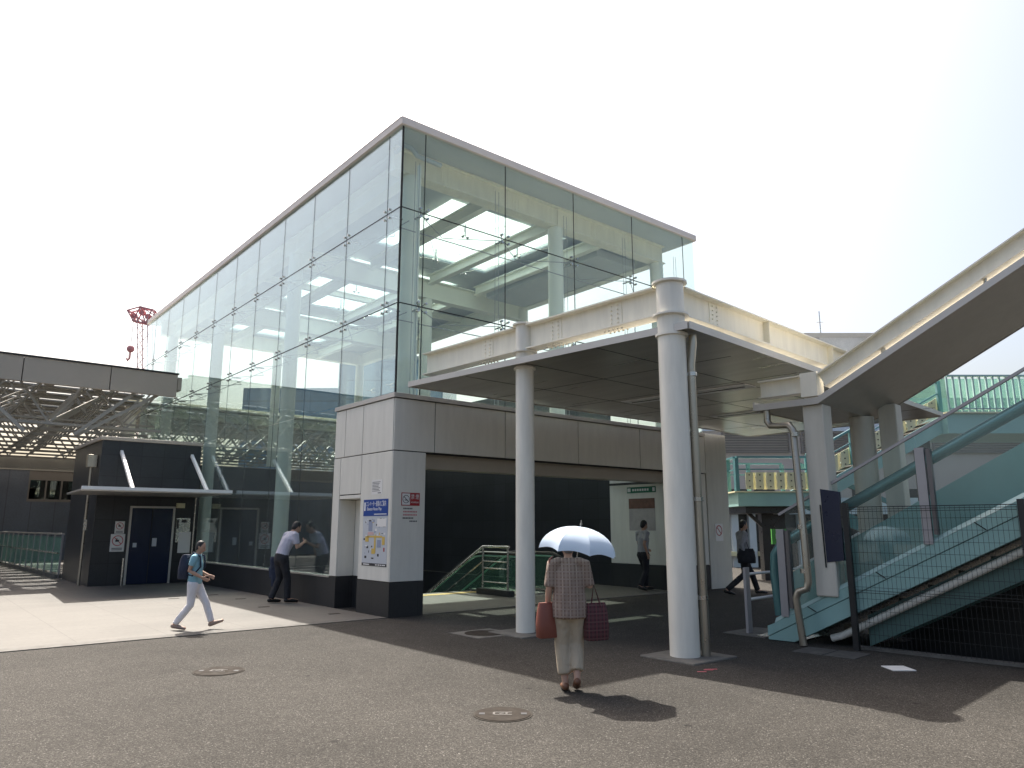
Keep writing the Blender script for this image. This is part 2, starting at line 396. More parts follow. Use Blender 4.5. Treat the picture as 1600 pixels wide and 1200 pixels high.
# columns and beams
cols = [(.78, .95), (5.1, .95), (9.1, .95), (.78, 6.9), (9.1, 6.9), (.78, 13.1), (9.1, 13.1), (.78, 18.7), (5.1, 18.7), (9.1, 18.7), (5.1, 6.9)]
for x, y in cols:
    m = MB(); m.cyl(x, y, 0 if x < 5 or x > 8.9 else 4.1, 9.06 if y != 6.9 or x != 5.1 else 8.62, .19, 32); m.build('column', 'interior_steel', B)
def beam(p0, p1, d, w, mat='interior_steel', tw=.02): return MB().ibeam(p0, p1, d, w, .03, tw).build('beam', mat, B)
zb = 9.34
for y in (.95, 18.7):
    for x0, x1 in ((.3, 5.1), (5.12, 9.3)): 
        m = MB().ibeam((x0, y, zb), (x1, y, zb), .54, .34, .03, .14)
        for q in (x0+1.35, x1-1.35):
            m.box(q-.12, q+.12, y-.085, y-.07, zb-.2, zb+.2); m.bolts((q, y-.085, zb), (1, 0, 0), (0, 0, 1), (0, -1, 0), 2, 7, .11, .06, .014)
            m.bolts((q, y-.1, zb-.27), (1, 0, 0), (0, 1, 0), (0, 0, -1), 5, 2, .09, .1, .014)
        m.build('beam', 'cream_steel', B)
for x in (.78, 9.1):
    for y0, y1 in ((1.14, 6.9), (6.92, 13.1), (13.12, 18.5)): beam((x, y0, 9.3), (x, y1, 9.3), .5, .3)
for y in (6.9, 13.3): beam((.95, y, 8.95), (8.95, y, 8.95), .62, .3)
for x in (3.0, 5.1, 6.9):
    for y0, y1 in ((1.13, 6.72), (7.08, 13.1), (13.5, 18.5)): beam((x, y0, 9.22), (x, y1, 9.22), .3, .2)
for y in (10.4, 16): beam((.95, y, 9.42), (8.95, y, 9.42), .2, .14)
m = MB()                                              # hung ducts below the solid right bay
m.box(7.1, 8.7, 1.4, 6.4, 8.96, 9.2); m.build('air_duct', 'roof_under', B, bevel=.02)
m = MB().tube([(.35, 1.9, 9.5), (.35, .5, 9.5), (.45, .42, 9.46), (.6, .4, 9.3), (1.2, .4, 9.28)], .05, 10); m.build('drain_pipe', 'roof_under', B)
# curtain wall
zr = [4.1, 5.87, 7.85, 9.6]; g = .012
fx = [0.012, .55, 2.68, 4.82, 6.96, 9.1, RX]
for x0, x1 in zip(fx, fx[1:]):
    for z0, z1 in zip(zr, zr[1:]): MB().box(x0+g, x1-g, 0, .016, z0+g, z1-g).build('glass_pane', 'front_glass', B)
ly = [.03, .54, 2.3, 4.09, 5.87, 7.64, 9.41, 11.2, 12.95, 14.73, 16.5, 18.25, RY]
for y0, y1 in zip(ly, ly[1:]):
    for z0, z1 in zip(zr, zr[1:]): MB().box(-.0, .016, y0+g, y1-g, z0+g, z1-g).build('glass_pane', 'pane_glass', B)
for y0, y1 in zip(ly[2:7], ly[3:8]):
    MB().box(0, .016, max(y0, 2.42)+g, min(y1, 11.22)-g, .62, 4.1-g).build('glass_pane', 'pane_glass', B)
for y0, y1 in zip(ly[::2], ly[2::2]):
    MB().box(RX-.016, RX, y0+g, y1-g, 4.1, 9.6).build('glass_pane', 'front_glass', B)
for x0, x1 in zip(fx[1:], fx[2:]): MB().box(x0+g, x1-g, RY-.016, RY, 4.1, 9.6).build('glass_pane', 'front_glass', B)
m = MB()                                              # silicone joints
j = .011
for x in fx[1:-1]: m.box(x-j, x+j, .004, .012, 4.1, 9.6)
for z in zr[1:-1]: m.box(0, RX, .003, .013, z-j, z+j)
for y in ly[1:-1]: m.box(.004, .012, y-j*.8, y+j*.8, .62 if 2.4 < y < 11.2 else 4.1, 9.6)
for z in zr[1:-1]: m.box(.003, .013, .02, RY, z-j, z+j)
m.box(-.002, .028, -.002, .028, 4.1, 9.6)
m.build('glass_joint', 'dark_gap', B)
m = MB()
for x in fx[1:-1]:
    for q in (-.05, .05): m.tube([(x+q, .3, 4.1), (x+q, .3, 9.1)], .006, 5)
for z in (5.87, 7.85):
    m.tube([(.3, .62, z-.15), (9.3, .62, z-.15)], .012, 5); m.tube([(.5, .5, z), (.5, 18.9, z)], .01, 5)
    for x0, x1 in zip(fx[1:-1], fx[2:-1]): m.tube([(x0, .12, z), ((x0+x1)/2, .9, z+.03), (x1, .12, z)], .009, 5)
    for y0, y1 in zip(ly[1:-1], ly[2:-1]): m.tube([(.12, y0, z), (.7, (y0+y1)/2, z), (.12, y1, z)], .009, 5)
m.build('tension_rods', 'post_grey', B)
MB().tube([(.62, .34, 4.1), (.62, .34, 9.05)], .045, 10).build('mast', 'interior_steel', B)
sp = MB(); OB = ROOT[B]
for q in (-1, 1):
    for r_ in (-1, 1):
        sp.tube([(0, .12, 0), (.09*q, .04, .09*r_)], .012, 5); sp.tube([(.09*q, -.02, .09*r_), (.09*q, .05, .09*r_)], .026, 8)
sp.tube([(0, .1, 0), (0, .36, 0)], .02, 6)
sp.v = [p+OB for p in sp.v]
sp0 = sp.build('spider_fitting', 'steel', B); first = True
for z in (5.87, 7.85):
    for x in fx[1:-1]:
        o = sp0 if first else sp0.copy()
        if not first: COL.objects.link(o); o.parent = B
        first = False; o.location = Vector((x, 0, z))-ROOT[B]
    for y in ly[1:-1]:
        o = sp0.copy(); COL.objects.link(o); o.parent = B; o.location = Vector((0, y, z))-ROOT[B]; o.rotation_euler = (0, 0, R(-90))
for y in ly[2:-1]:
    for z in (5.87, 7.85): o = sp0.copy(); COL.objects.link(o); o.parent = B; o.location = Vector((RX, y, z))-ROOT[B]; o.rotation_euler = (0, 0, R(90))
# skylight stays with small spotlights
m = MB()
for x, y in ((3.9, 3.2), (4.3, 5.2), (5.9, 3.4), (5.6, 5.6), (3.9, 9.3), (4.4, 11.4), (5.8, 9.6), (5.6, 12)):
    m.tube([(x, y, RZ-.02), (x, y, RZ-.35)], .02, 6); m.ball((x-.08, y, RZ-.38), .045, 8); m.ball((x+.08, y, RZ-.38), .045, 8)
    m.tube([(x-.9, y-1.0, RZ-.1), (x, y, RZ-.33), (x+.9, y+1.0, RZ-.1)], .008, 4); m.tube([(x+.9, y-1.0, RZ-.1), (x, y, RZ-.33), (x-.9, y+1.0, RZ-.1)], .008, 4)
m.build('skylight_stays', 'steel', B)

# writing on the pillar
def sign(name, loc, label, cat): return thing(name, loc, label, cat)
sg = sign('route_map_sign', (0, .55, 1.5), 'elevator route map poster with blue heading on the white pillar', 'sign')
def lbox(m, y0, y1, z0, z1, d): m.box(-d, -.001, y0, y1, z0, z1); return m
lbox(MB(), .12, 1.04, .93, 1.80, .004).build('map_sheet', 'map_grey', sg)
HPN = lbox(MB(), .12, 1.04, 1.80, 2.11, .008).build('heading_panel', 'blue_sign', sg)
YD = (0, -1, 0)
text_mesh('エレベーター経路のご案内', .115, (-.009, .93, 1.985), YD, UZ, .0008, 'lettering', 'white_paint', HPN, .74)
text_mesh('Elevator Route Map', .085, (-.009, .90, 1.905), YD, UZ, .0008, 'lettering', 'white_paint', HPN, .55)
m = MB(); m.box(-.0095, -.0085, .96, 1.01, 1.9, 2.06); m.box(-.0095, -.0085, .16, .62, 1.825, 1.84); m.build('heading_marks', 'white_paint', HPN)
m = MB(); rnd = random.Random(3)
def mp(m, mi, y0, y1, z0, z1, k): m.cur = mi; m.box(-.0045-.0006*k, -.004, y0, y1, z0, z1)
m.cur = 0
for i in range(46):
    y = rnd.uniform(.16, .95); z = rnd.uniform(1.0, 1.74); mp(m, rnd.choice([0, 0, 1, 4, 4, 2]), y, y+rnd.uniform(.02, .09), z, z+rnd.uniform(.012, .05), 1+i*.03)
mp(m, 2, .3, .86, 1.4, 1.435, 4); mp(m, 2, .53, .59, 1.12, 1.42, 5); mp(m, 2, .2, .3, 1.27, 1.42, 4); mp(m, 2, .8, .93, 1.32, 1.42, 4); mp(m, 2, .55, .68, 1.1, 1.2, 6)
mp(m, 1, .68, .82, 1.52, 1.7, 4); mp(m, 1, .34, .48, 1.22, 1.36, 4); mp(m, 3, .62, .84, 1.45, 1.5, 4); mp(m, 0, .16, .5, 1.6, 1.75, 3.5); mp(m, 5, .2, .24, 1.15, 1.22, 5)
m.build('map_drawing', ['paper', 'map_blue', 'map_yellow', 'map_pink', 'ink', 'red_sign'], sg)
m = MB(); lbox(m, .12, 1.04, .88, .93, .006); FS = m.build('footer_strip', 'ink', sg)
m = MB()
for k, (a, b_) in enumerate(((.75, .98), (.46, .52), (.37, .43), (.3, .35), (.16, .28))): m.box(-.0075, -.006, a, b_, .895, .915)
m.build('footer_marks', 'paper', FS)
sg = sign('notice_sheet', (0, .6, 2.3), 'small white notice sheet with printed lines above the route map', 'notice')
lbox(MB(), .36, .76, 2.2, 2.48, .004).build('sheet', 'paper', sg)
m = MB()
for i in range(7): m.box(-.0048, -.004, .72-rnd.uniform(.2, .3), .73, 2.43-i*.028, 2.44-i*.028)
m.box(-.0048, -.004, .4, .52, 2.22, 2.235); m.build('printed_lines', 'ink', sg)
sg = sign('no_smoking_sign', (.4, 0, 2.1), 'red and white no smoking sign on the front of the white pillar', 'sign')
NP = MB().box(.2, .6, -.006, -.001, 1.985, 2.225).build('sign_plate', 'red_sign', sg)
NS = MB().box(.215, .385, -.008, -.006, 2.0, 2.21).build('symbol_panel', 'paper', NP)
m = MB()
def ring3(m, c, r, w_, ax, up, nrm, n=28):
    c = Vector(c); ax = Vector(ax); up = Vector(up); nrm = Vector(nrm)
    for k in range(n):
        a0 = 2*math.pi*k/n; a1 = 2*math.pi*(k+1)/n
        P = [c+(ax*math.cos(a)+up*math.sin(a))*q for a, q in ((a0, r), (a1, r), (a1, r-w_), (a0, r-w_))]; m.prism(P, nrm*.0012)
ring3(m, (.3, -.008, 2.105), .075, .01, (1, 0, 0), UZ, (0, -1, 0)); m.bar((.25, -.0088, 2.155), (.35, -.0088, 2.055), .0015, .012); m.box(.27, .335, -.009, -.0081, 2.08, 2.095)
m.build('symbol', 'ink', NP)
text_mesh('禁 煙', .1, (.41, -.007, 2.115), (1, 0, 0), UZ, .0008, 'lettering', 'paper', NP, .17)
text_mesh('NO SMOKING', .04, (.41, -.007, 2.035), (1, 0, 0), UZ, .0008, 'lettering', 'paper', NP, .17)
sg = sign('notice_lettering', (.4, 0, 1.8), 'faint printed notice lines under the red no smoking sign', 'notice')
m = MB()
for i, (x0, x1, mi) in enumerate(((.25, .44, 0), (.25, .53, 1), (.25, .53, 1), (.24, .47, 0), (.39, .54, 0))):
    m.cur = mi; x = x0
    while x < x1: m.box(x, x+.024, -.0022, -.001, 1.92-i*.058, 1.945-i*.058); x += .034
m.build('printed_lines', ['ink', 'pink_red'], sg)
sg = sign('green_board', (8.46, 1.4, 2.6), 'green strip sign board with white marks on the inner white pillar', 'sign')
MB().box(8.45, 8.459, .75, 1.75, 2.5, 2.66).build('sign_plate', 'green_sign', sg)
m = MB(); m.box(8.448, 8.4495, 1.62, 1.73, 2.53, 2.63); m.box(8.448, 8.4495, .78, .86, 2.53, 2.63)
for i in range(7): m.box(8.448, 8.4495, 1.5-i*.085, 1.56-i*.085, 2.55, 2.61)
m.build('marks', 'paper', sg)
sg = sign('wall_poster', (8.46, 1.3, 2.0), 'brown and grey poster on the inner white pillar below the green board', 'poster')
MB().box(8.453, 8.459, .8, 1.7, 1.5, 2.35).build('poster_sheet', 'poster_grey', sg)
MB().box(8.450, 8.453, .8, 1.7, 2.08, 2.35).build('poster_picture', 'poster_brown', sg)

sg = sign('prohibition_sign', (10.1, -.01, 1.5), 'round red prohibition sign on the white ribbed end wall', 'sign')
MB().box(9.93, 10.27, -.012, -.003, 1.22, 1.68).build('sign_plate', 'paper', sg)
m = MB(); ring3(m, (10.1, -.012, 1.5), .14, .025, (1, 0, 0), UZ, (0, -1, 0)); m.bar((10.01, -.0128, 1.59), (10.19, -.0128, 1.41), .0014, .025); m.build('prohibition_ring', 'red_sign', sg)
# inside the entrance: escalator and handrail
ES = thing('indoor_escalator', (5.1, 3.4, 0), 'escalator with green tinted glass sides going down behind the pillar', 'escalator')
for x in (4.55, 5.6):
    pr = [(x, 1.5, .12), (x, 1.5, .86), (x, 3.4, .86), (x, 3.9, .66), (x, 10, -2.6), (x, 10, -3.4), (x, 3.9, -.15), (x, 3.5, .06)]
    MB().prism([Vector(p) for p in pr], (.02, 0, 0)).build('glass_side', 'esc_glass', ES)
    hp = [(x+.01, 1.55, .12), (x+.01, 1.36, .3), (x+.01, 1.3, .6), (x+.01, 1.42, .86), (x+.01, 1.7, .96), (x+.01, 3.1, .96), (x+.01, 3.5, .92), (x+.01, 3.9, .75), (x+.01, 10, -2.55)]
    HR_ = MB().tube(hp, .04, 8).build('handrail', 'rubber', ES)
    MB().tube([Vector(p)+Vector((-.01, 0, -.07)) for p in hp[4:]], .022, 6).build('handrail_strip', 'glow_green', HR_)
m = MB()
for i in range(20): m.box(4.64, 5.52, 3.8+i*.3, 4.1+i*.3, -.17*i-.4, -.17*i-.06)
m.box(4.5, 5.7, 1.6, 3.7, .01, .05); m.build('steps', 'steel', ES)
RL = thing('stair_handrail', (4.2, 2.6, 0), 'stainless steel handrail frame at the head of the stairs inside', 'handrail')
m = MB()
for y in (1.75, 2.7): MB().tube([(4.2, y, 0), (4.2, y, 1.12)], .028, 10).build('post', 'steel', RL)
MB().tube([(4.2, 1.7, 1.13), (4.2, 2.7, 1.13), (4.2, 5.6, -.42), (4.2, 9, -2.2)], .03, 10).build('top_rail', 'steel', RL)
for z in (.78, .62, .3): MB().tube([(4.2, 1.75, z), (4.2, 2.7, z)], .016, 8).build('rail', 'steel', RL)
MB().tube([(4.2, 2.7, .78), (4.2, 9, -2.55)], .016, 8).build('rail', 'steel', RL)
m = MB().box(4.12, 4.28, 1.6, 2.85, .01, .14); m.build('base', 'dark_base', RL)

# ------------------------------------------------------------------ dark tiled lift kiosk
K = thing('lift_kiosk', (-1.3, 13, 0), 'dark tiled lift kiosk with blue door and white flat canopy at left', 'kiosk')
MB().box(-2.72, -.03, 11.27, 15.2, 0, 4.0).build('wall', 'dark_tile', K)
m = MB().box(-2.78, -.02, 11.21, 15.26, 4.003, 4.1); m.build('coping', 'fascia_beige', K, bevel=.01)
D = MB().box(-1.79, -.70, 11.235, 11.266, .02, 2.12).build('door', 'door_blue', K)
m = MB(); m.box(-1.85, -1.795, 11.22, 11.268, 0, 2.18); m.box(-.695, -.64, 11.22, 11.268, 0, 2.18); m.box(-1.795, -.695, 11.22, 11.268, 2.125, 2.18); m.build('door_frame', 'alu', K)
m = MB(); m.box(-1.26, -1.24, 11.228, 11.234, .05, 2.1); m.build('door_seam', 'dark_gap', D)
m = MB(); m.box(-1.7, -1.6, 11.230, 11.234, 1.03, 1.15); m.box(-1.2, -1.08, 11.23, 11.234, 1.05, 1.28); m.build('door_sticker', 'map_grey', D)
cz = 2.46
m = MB(); m.prism([(-3.62, 8.3, cz), (-.06, 8.3, cz), (-.06, 11.266, cz), (-3.45, 11.266, cz)], (0, 0, .04)); KC = m.build('canopy', 'alu', K)
m = MB(); m.prism([(-3.62, 8.3, cz-.01), (-3.62, 8.22, cz+.02), (-3.62, 8.22, cz+.10), (-3.62, 8.3, cz+.10)], (3.56, 0, 0)); m.build('canopy_edge', 'white_paint', KC)
for x in (-2.22, -.3):
    m = MB(); m.bar((x, 11.25, 3.7), (x+.02, 9.6, 2.56), .07, .09); m.build('canopy_strut', 'white_paint', K)
m = MB(); m.box(-.62, -.40, 11.16, 11.266, 2.14, 2.28); m.build('exit_box', 'pale_cream', K)  # cream box of the exit sign, gives no light
m = MB(); m.box(-.58, -.2, 11.21, 11.266, 1.15, 1.85); KP = m.build('call_panel', 'steel', K)
m = MB(); m.box(-.57, -.52, 11.2, 11.209, 1.55, 1.8); m.box(-.44, -.3, 11.2, 11.209, 1.72, 1.8); m.build('call_buttons', 'ink', KP)
m = MB().box(-.5, -.16, 11.198, 11.209, .85, 1.45); m.build('instruction_plate', 'paper', K)
m = MB().tube([(-.12, 11.1, 0), (-.12, 11.1, 2.45)], .02, 8); m.build('pole', 'steel', K)
for x in (-1.97,): m = MB().tube([(x, 10.9, 0), (x, 10.9, .75)], .03, 10); m.build('bollard', 'steel', K)
dp = thing('rain_pipe', (-2.86, 11.75, 0), 'grey steel rain pipe with box head on the dark kiosk corner', 'pipe')
MB().tube([(-2.86, 11.7, 0), (-2.86, 11.7, 3.25)], .035, 10).build('pipe', 'duct_steel', dp)
MB().box(-2.98, -2.74, 11.58, 11.82, 3.25, 3.6).build('hopper', 'duct_steel', dp, bevel=.01)
MB().box(-2.9, -2.82, 11.66, 11.74, 1.5, 1.8).build('clamp', 'steel', dp)
def prohib(zc, h, wd, x, label, name, big):
    s_ = thing(name, (x, 11.26, zc), label, 'sign'); MB().box(x-wd/2, x+wd/2, 11.25, 11.266, zc-h/2, zc+h/2).build('sign_plate', 'paper', s_)
    q = MB(); ring3(q, (x, 11.25, zc+h*.12), wd*.4, wd*.06, (1, 0, 0), UZ, (0, -1, 0)); q.bar((x-wd*.27, 11.2492, zc+h*.12+wd*.27), (x+wd*.27, 11.2492, zc+h*.12-wd*.27), .0014, wd*.06)
    q.build('prohibition_ring', 'red_paint', s_)
    q = MB(); q.box(x-wd*.16, x+wd*.1, 11.2482, 11.2499, zc+h*.06, zc+h*.17); q.box(x-wd*.1, x-wd*.02, 11.2482, 11.2499, zc+h*.18, zc+h*.25)
    for i in range(2): q.box(x-wd*.38, x+wd*.36, 11.2485, 11.2499, zc-h*(.33+.09*i), zc-h*(.29+.09*i))
    q.build('symbol', 'ink', s_)
prohib(1.58, .34, .24, -2.07, 'small white prohibition sign, the upper of two beside the blue door', 'prohibition_sign', 0)
prohib(1.16, .48, .36, -2.09, 'larger white no smoking sign, the lower of two beside the blue door', 'no_smoking_sign', 1)

# ------------------------------------------------------------------ truss canopy at left and behind
T = thing('truss_canopy', (-8, 20, 0), 'wide beige fascia canopy on a dense steel space truss at left', 'canopy')
fe = [-.18, -2.2, -4.55, -7, -9.5, -12, -14.5, -17, -19.5, -22]
for x0, x1 in zip(fe, fe[1:]): MB().box(x1+.012, x0-.012, 13.9, 14.05, 5.86, 6.62).build('fascia_panel', 'fascia_beige', T, bevel=.008)
MB().box(-22, -.2, 14.051, 14.25, 5.9, 6.6).build('fascia_frame', 'dark_gap', T)
m = MB(); m.box(-22, -.16, 13.86, 14.1, 6.625, 6.67); m.build('fascia_cap', 'dark_base', T)
m = MB(); m.box(-.17, -.03, 13.95, 14.35, 6.1, 6.55); m.build('gutter_end', 'fascia_beige', T, bevel=.02)
zt, zl = 6.3, 4.75
def warren(p0, p1, n, z0, z1, wch, wd):
    m = MB(); p0 = Vector(p0); p1 = Vector(p1)
    for z in (z0, z1): m.bar(p0+UZ*z, p1+UZ*z, wch, wch)
    for i in range(n):
        a = p0.lerp(p1, i/n); c_ = p0.lerp(p1, (i+.5)/n); b_ = p0.lerp(p1, (i+1)/n)
        m.bar(a+UZ*z1, c_+UZ*z0, wd, wd); m.bar(c_+UZ*z0, b_+UZ*z1, wd*.98, wd*.98)
    return m
yy = [14.6+1.7*i for i in range(9)]
for k, y in enumerate(yy):       # solid deck strips with open gaps between
    xe = -.25 if y < 19.6 else 18
    MB().box(-22, xe, y-.15, y+(.75 if k < 3 else 1.1), zt+.12, zt+.17).build('deck_strip', 'truss_paint', T)
for i in range(0, 27):
    x = -21.5+i*1.5
    MB().box(x, x+.3, 14.4 if x < -.6 else 20.4, 28.4, zt+.175, zt+.22).build('deck_strip', 'truss_paint', T)
rt_ = random.Random(2)
for k, y in enumerate(yy):
    xe = -.4 if y < 19.6 else 17.6; n = 10 if xe < 0 else 18
    warren((-22, y, 0), (xe, y, 0), n, zl, zt, .075, .055).build('truss', 'truss_paint', T)
    if k < 8: warren((-22+1.08, y+.85, 0), (xe, y+.85, 0), n, zl+.25, zt-.1, .06, .045).build('truss', 'truss_paint', T)
for i in range(10):              # skew braces between the rows, in the two layers
    x = -21+i*2.16
    m = MB()
    for k in range(8):
        if x > -3 or k >= 4 or x < -.4:
            y0, y1 = yy[k], yy[k+1]
            if y0 < 19.6 and x+2.16 > -.3: continue
            m.bar((x, y0, zl), (x+2.16, y1, zt), .05, .05); m.bar((x+2.16, y0, zt), (x+1.08, y1, zl), .05, .05); m.bar((x, y0, zl), (x, y1, zl), .05, .05)
    m.build('skew_brace', 'truss_paint', T)
for i in range(8):
    x = .6+i*2.1; m = MB()
    for k in range(4, 8):
        y0, y1 = yy[k], yy[k+1]
        m.bar((x, y0, zl), (x+2.1, y1, zt), .05, .05); m.bar((x+2.1, y0, zt), (x+1.05, y1, zl), .05, .05); m.bar((x, y0, zl), (x, y1, zl), .05, .05)
    m.build('skew_brace', 'truss_paint', T)
# raking struts under the fascia
for x in (-21, -16.5, -12, -7.5, -3.0):
    MB().bar((x, 14.1, 4.4), (x+1.6, 14.15, 5.9), .1, .1).build('fascia_strut', 'truss_paint', T)
    MB().bar((x+3.2, 14.1, 4.4) if x < -4 else (-2.9, 14.2, 4.4), (x+1.6, 14.16, 5.9) if x < -4 else (-.7, 14.16, 5.9), .1, .1).build('fascia_strut', 'truss_paint', T)
m = MB(); m.box(-22, 18, 28.5, 28.8, 4.25, 4.75); m.build('edge_beam', 'truss_paint', T)
m = MB().ibeam((-.35, 20.3, 6.35), (12, 20.3, 6.35), .6, .4, .03, .2); m.build('edge_beam', 'cream_steel', T)
for x in (-.2, .75):
    m = MB(); m.cyl(x, 20.3+.0, 0, 6.04, .26, 24); m.cyl(x, 20.3, 6.041, 6.05, .3, 24); m.build('column', 'column_paint', T)

W = thing('grey_building', (-6, 30.5, 0), 'low grey clad building with dark window band behind the glass railing', 'building')
m = MB(); m.box(-30, -2.2, 30, 31, 0, 4.25); m.box(-.1, 22, 30, 31, 0, 4.25); m.box(-2.2, -.1, 30, 31, 0, 2.78); m.build('wall', 'grey_cladding', W)
wn = MB(); wn.box(-2.2, -.1, 30.02, 30.1, 2.78, 2.9); wn.box(-2.2, -.1, 30.02, 30.1, 3.8, 4.24)
for x in (-2.2, -1.5, -.85, -.18): wn.box(x, x+.07, 30.02, 30.1, 2.9, 3.8)
WF = wn.build('window_frame', 'louvre', W); MB().box(-2.13, -.18, 30.1, 30.12, 2.9, 3.8).build('window_pane', 'dark_pane', WF)
MB().box(-2.2, -.1, 30.6, 30.7, 2.78, 4.2).build('blind', 'louvre', W)
MB().box(-30, 22, 29.9, 31.1, 4.255, 4.35).build('roof', 'truss_paint', W)

GR = thing('glass_railing', (-2.8, 22, 0), 'green tinted glass railing running back from the dark kiosk', 'railing')
P0 = Vector((-2.75, 15.6, 0)); P1 = Vector((-3.3, 33.6, 0)); n = 15
for i in range(n):
    a = P0.lerp(P1, i/n); b_ = P0.lerp(P1, (i+1)/n); dd = (b_-a).normalized()
    MB().bar(a+UZ*.0+Vector((0, 0, .67)), a+UZ*.67+dd*.05, .05, 1.34).build('post', 'post_grey', GR)
    MB().bar(a+dd*.09+UZ*.72, b_-dd*.04+UZ*.72, .014, 1.1).build('glass_panel', 'rail_glass', GR)
MB().bar(P0+UZ*1.37, P1+UZ*1.37, .09, .05).build('top_rail', 'alu', GR)
MB().bar(P0+UZ*.06, P1+UZ*.06, .2, .12).build('base', 'concrete', GR)
MB().tube([P0+Vector((-.1, -.05, .78)), P1+Vector((-.1, 0, .78))], .025, 8).build('handrail', 'steel', GR)

# ------------------------------------------------------------------ flat front canopy on round columns
CN = thing('entrance_canopy', (5, -3, 0), 'flat metal canopy hung under cream steel beams before the entrance', 'canopy')
cz = 4.17
cor = [(.10, -.32), (.72, -6.2), (6.0, -5.72), (11.8, -5.2), (11.75, -.02), (9.75, -.25)]
m = MB()
inn = [(x, y) for x, y in cor]
m.prism([(x, y, cz) for x, y in inn], (0, 0, .07)); m.build('slab', 'soffit', CN)
m = MB()
for p, q in zip(cor, cor[1:]+cor[:1]):
    p = Vector((*p, 0)); q = Vector((*q, 0)); o = (q-p).cross(UZ).normalized()
    m.prism([p+o*.003+UZ*(cz-.015), q+o*.003+UZ*(cz-.015), q+o*.003+UZ*(cz+.085), p+o*.003+UZ*(cz+.085)], o*.02)
m.build('slab_edge', 'alu', CN)
m = MB()     # soffit panel joints
for k in range(1, 6):
    x = .2+1.93*k; m.bar((x, -.4, cz-.001), (x+.45, -5.6, cz-.001), .012, .004)
for k in range(1, 4): m.bar((.25+.12*k, -.3-1.45*k, cz-.0015), (11.6, -.1-1.35*k, cz-.0015), .012, .004)
m.build('soffit_joint', 'dark_gap', CN)
for (x0, y0) in ((4.36, -1.75), (7.45, -1.7)):
    m = MB(); L_ = 2.75; w_ = .42
    p = [Vector((x0, y0, cz)), Vector((x0+.3, y0-L_, cz)), Vector((x0+.3+w_, y0-L_+.03, cz)), Vector((x0+w_, y0+.03, cz))]
    m.prism([q-UZ*.02 for q in p], (0, 0, .018)); lo = m.build('light_trough', 'white_paint', CN)
    m = MB(); m.bar(p[0].lerp(p[3], .5)-UZ*.024+Vector((.03, -.12, 0)), p[1].lerp(p[2], .5)-UZ*.024+Vector((-.01, .12, 0)), .035, .006); m.build('light_slot', 'dark_gap', lo)
C2 = Vector((.80, -5.86, 0)); C1 = Vector((.66, -2.98, 0))
for c_, r_ in ((C1, .15), (C2, .186)):
    m = MB(); m.cyl(c_.x, c_.y, 0, 4.86, r_, 40); m.cyl(c_.x, c_.y, 4.862, 4.89, r_+.05, 40); m.cyl(c_.x, c_.y, 4.40, 4.425, r_+.06, 40); m.cyl(c_.x, c_.y, cz-.05, cz-.018, r_+.03, 40)
    m.build('column', 'column_paint', CN)
dY = (C1-C2).normalized(); dX = Vector((math.cos(R(4)), math.sin(R(4)), 0))
def cbeam(p0, p1, n_out, spl, mat='cream_steel'):
    p0 = Vector(p0); p1 = Vector(p1); ax = (p1-p0).normalized(); L_ = (p1-p0).length
    m = MB().ibeam(p0, p1, .42, .26, .022, .03)
    for t_ in spl:
        c_ = p0+ax*t_; 
        m.bar(c_-ax*.13+n_out*.02, c_+ax*.13+n_out*.02, .012, .34); m.bolts(c_+n_out*.026, ax, UZ, n_out, 2, 5, .12, .065, .013)
        m.bolts(c_+UZ*.21, ax, n_out, UZ, 5, 2, .08, .12, .014); m.bolts(c_-UZ*.23, ax, n_out, -UZ, 5, 2, .08, .12, .014)
    return m.build('beam', mat, CN)
zbm = 4.64; nl = Vector((-1, 0, 0))
cbeam(C2+dY*.2+UZ*zbm, C1-dY*.155+UZ*zbm, nl, (.75, 1.95))
cbeam(C1+dY*.155+UZ*zbm, C1+dY*2.7+UZ*zbm, nl, (.75,))
cbeam(C2+dX*.2+UZ*zbm, C2+dX*8.2+UZ*zbm, Vector((0, -1, 0)), (.9,))
m = MB()
for t_ in (2.6, 5.0): m.bar(C2+dX*t_+Vector((0, -.065, zbm-.185)), C2+dX*t_+Vector((0, -.065, zbm+.185)), .014, .11, (0, 1, 0))
m.build('stiffener', 'cream_steel', CN)
for q in (2.2, 4.4, 6.6): cbeam(C2+dX*q+UZ*zbm+Vector((0, .14, 0)), C2+dX*q+Vector((-.3, 5.0, zbm)), nl, ())
for c_, sx in ((C1, .55), (C2, .5)):
    tag(MB().box(c_.x-sx*.75, c_.x+sx, c_.y-.42, c_.y+.42, -.05, .02).build('column_footing', 'concrete', base=(c_.x, c_.y, 0), bevel=.015),
        'low square concrete footing under the %s round canopy column' % ('slimmer left' if c_ is C1 else 'thicker front'), 'footing')
dp = thing('downpipe', (C2.x+.3, C2.y-.15, 0), 'metal rain downpipe strapped to the thicker front column', 'pipe')
pxy = C2+SIDE*.30-HEAD*.02
MB().tube([pxy+SIDE*-.02+UZ*4.14, pxy+SIDE*-.02+UZ*4.02, pxy-SIDE*.06+UZ*3.72, pxy-SIDE*.06+UZ*3.6, pxy-SIDE*.04+UZ*.02], .055, 14).build('pipe', 'duct_steel', dp)
for z in (.72, 1.95, 3.6):
    m = MB(); m.tube([pxy-SIDE*.05+UZ*(z-.025), pxy-SIDE*.05+UZ*(z+.025)], .066, 14); m.bar(pxy-SIDE*.05+UZ*z, pxy-SIDE*.16+UZ*z, .03, .03); m.build('clamp', 'steel', dp)

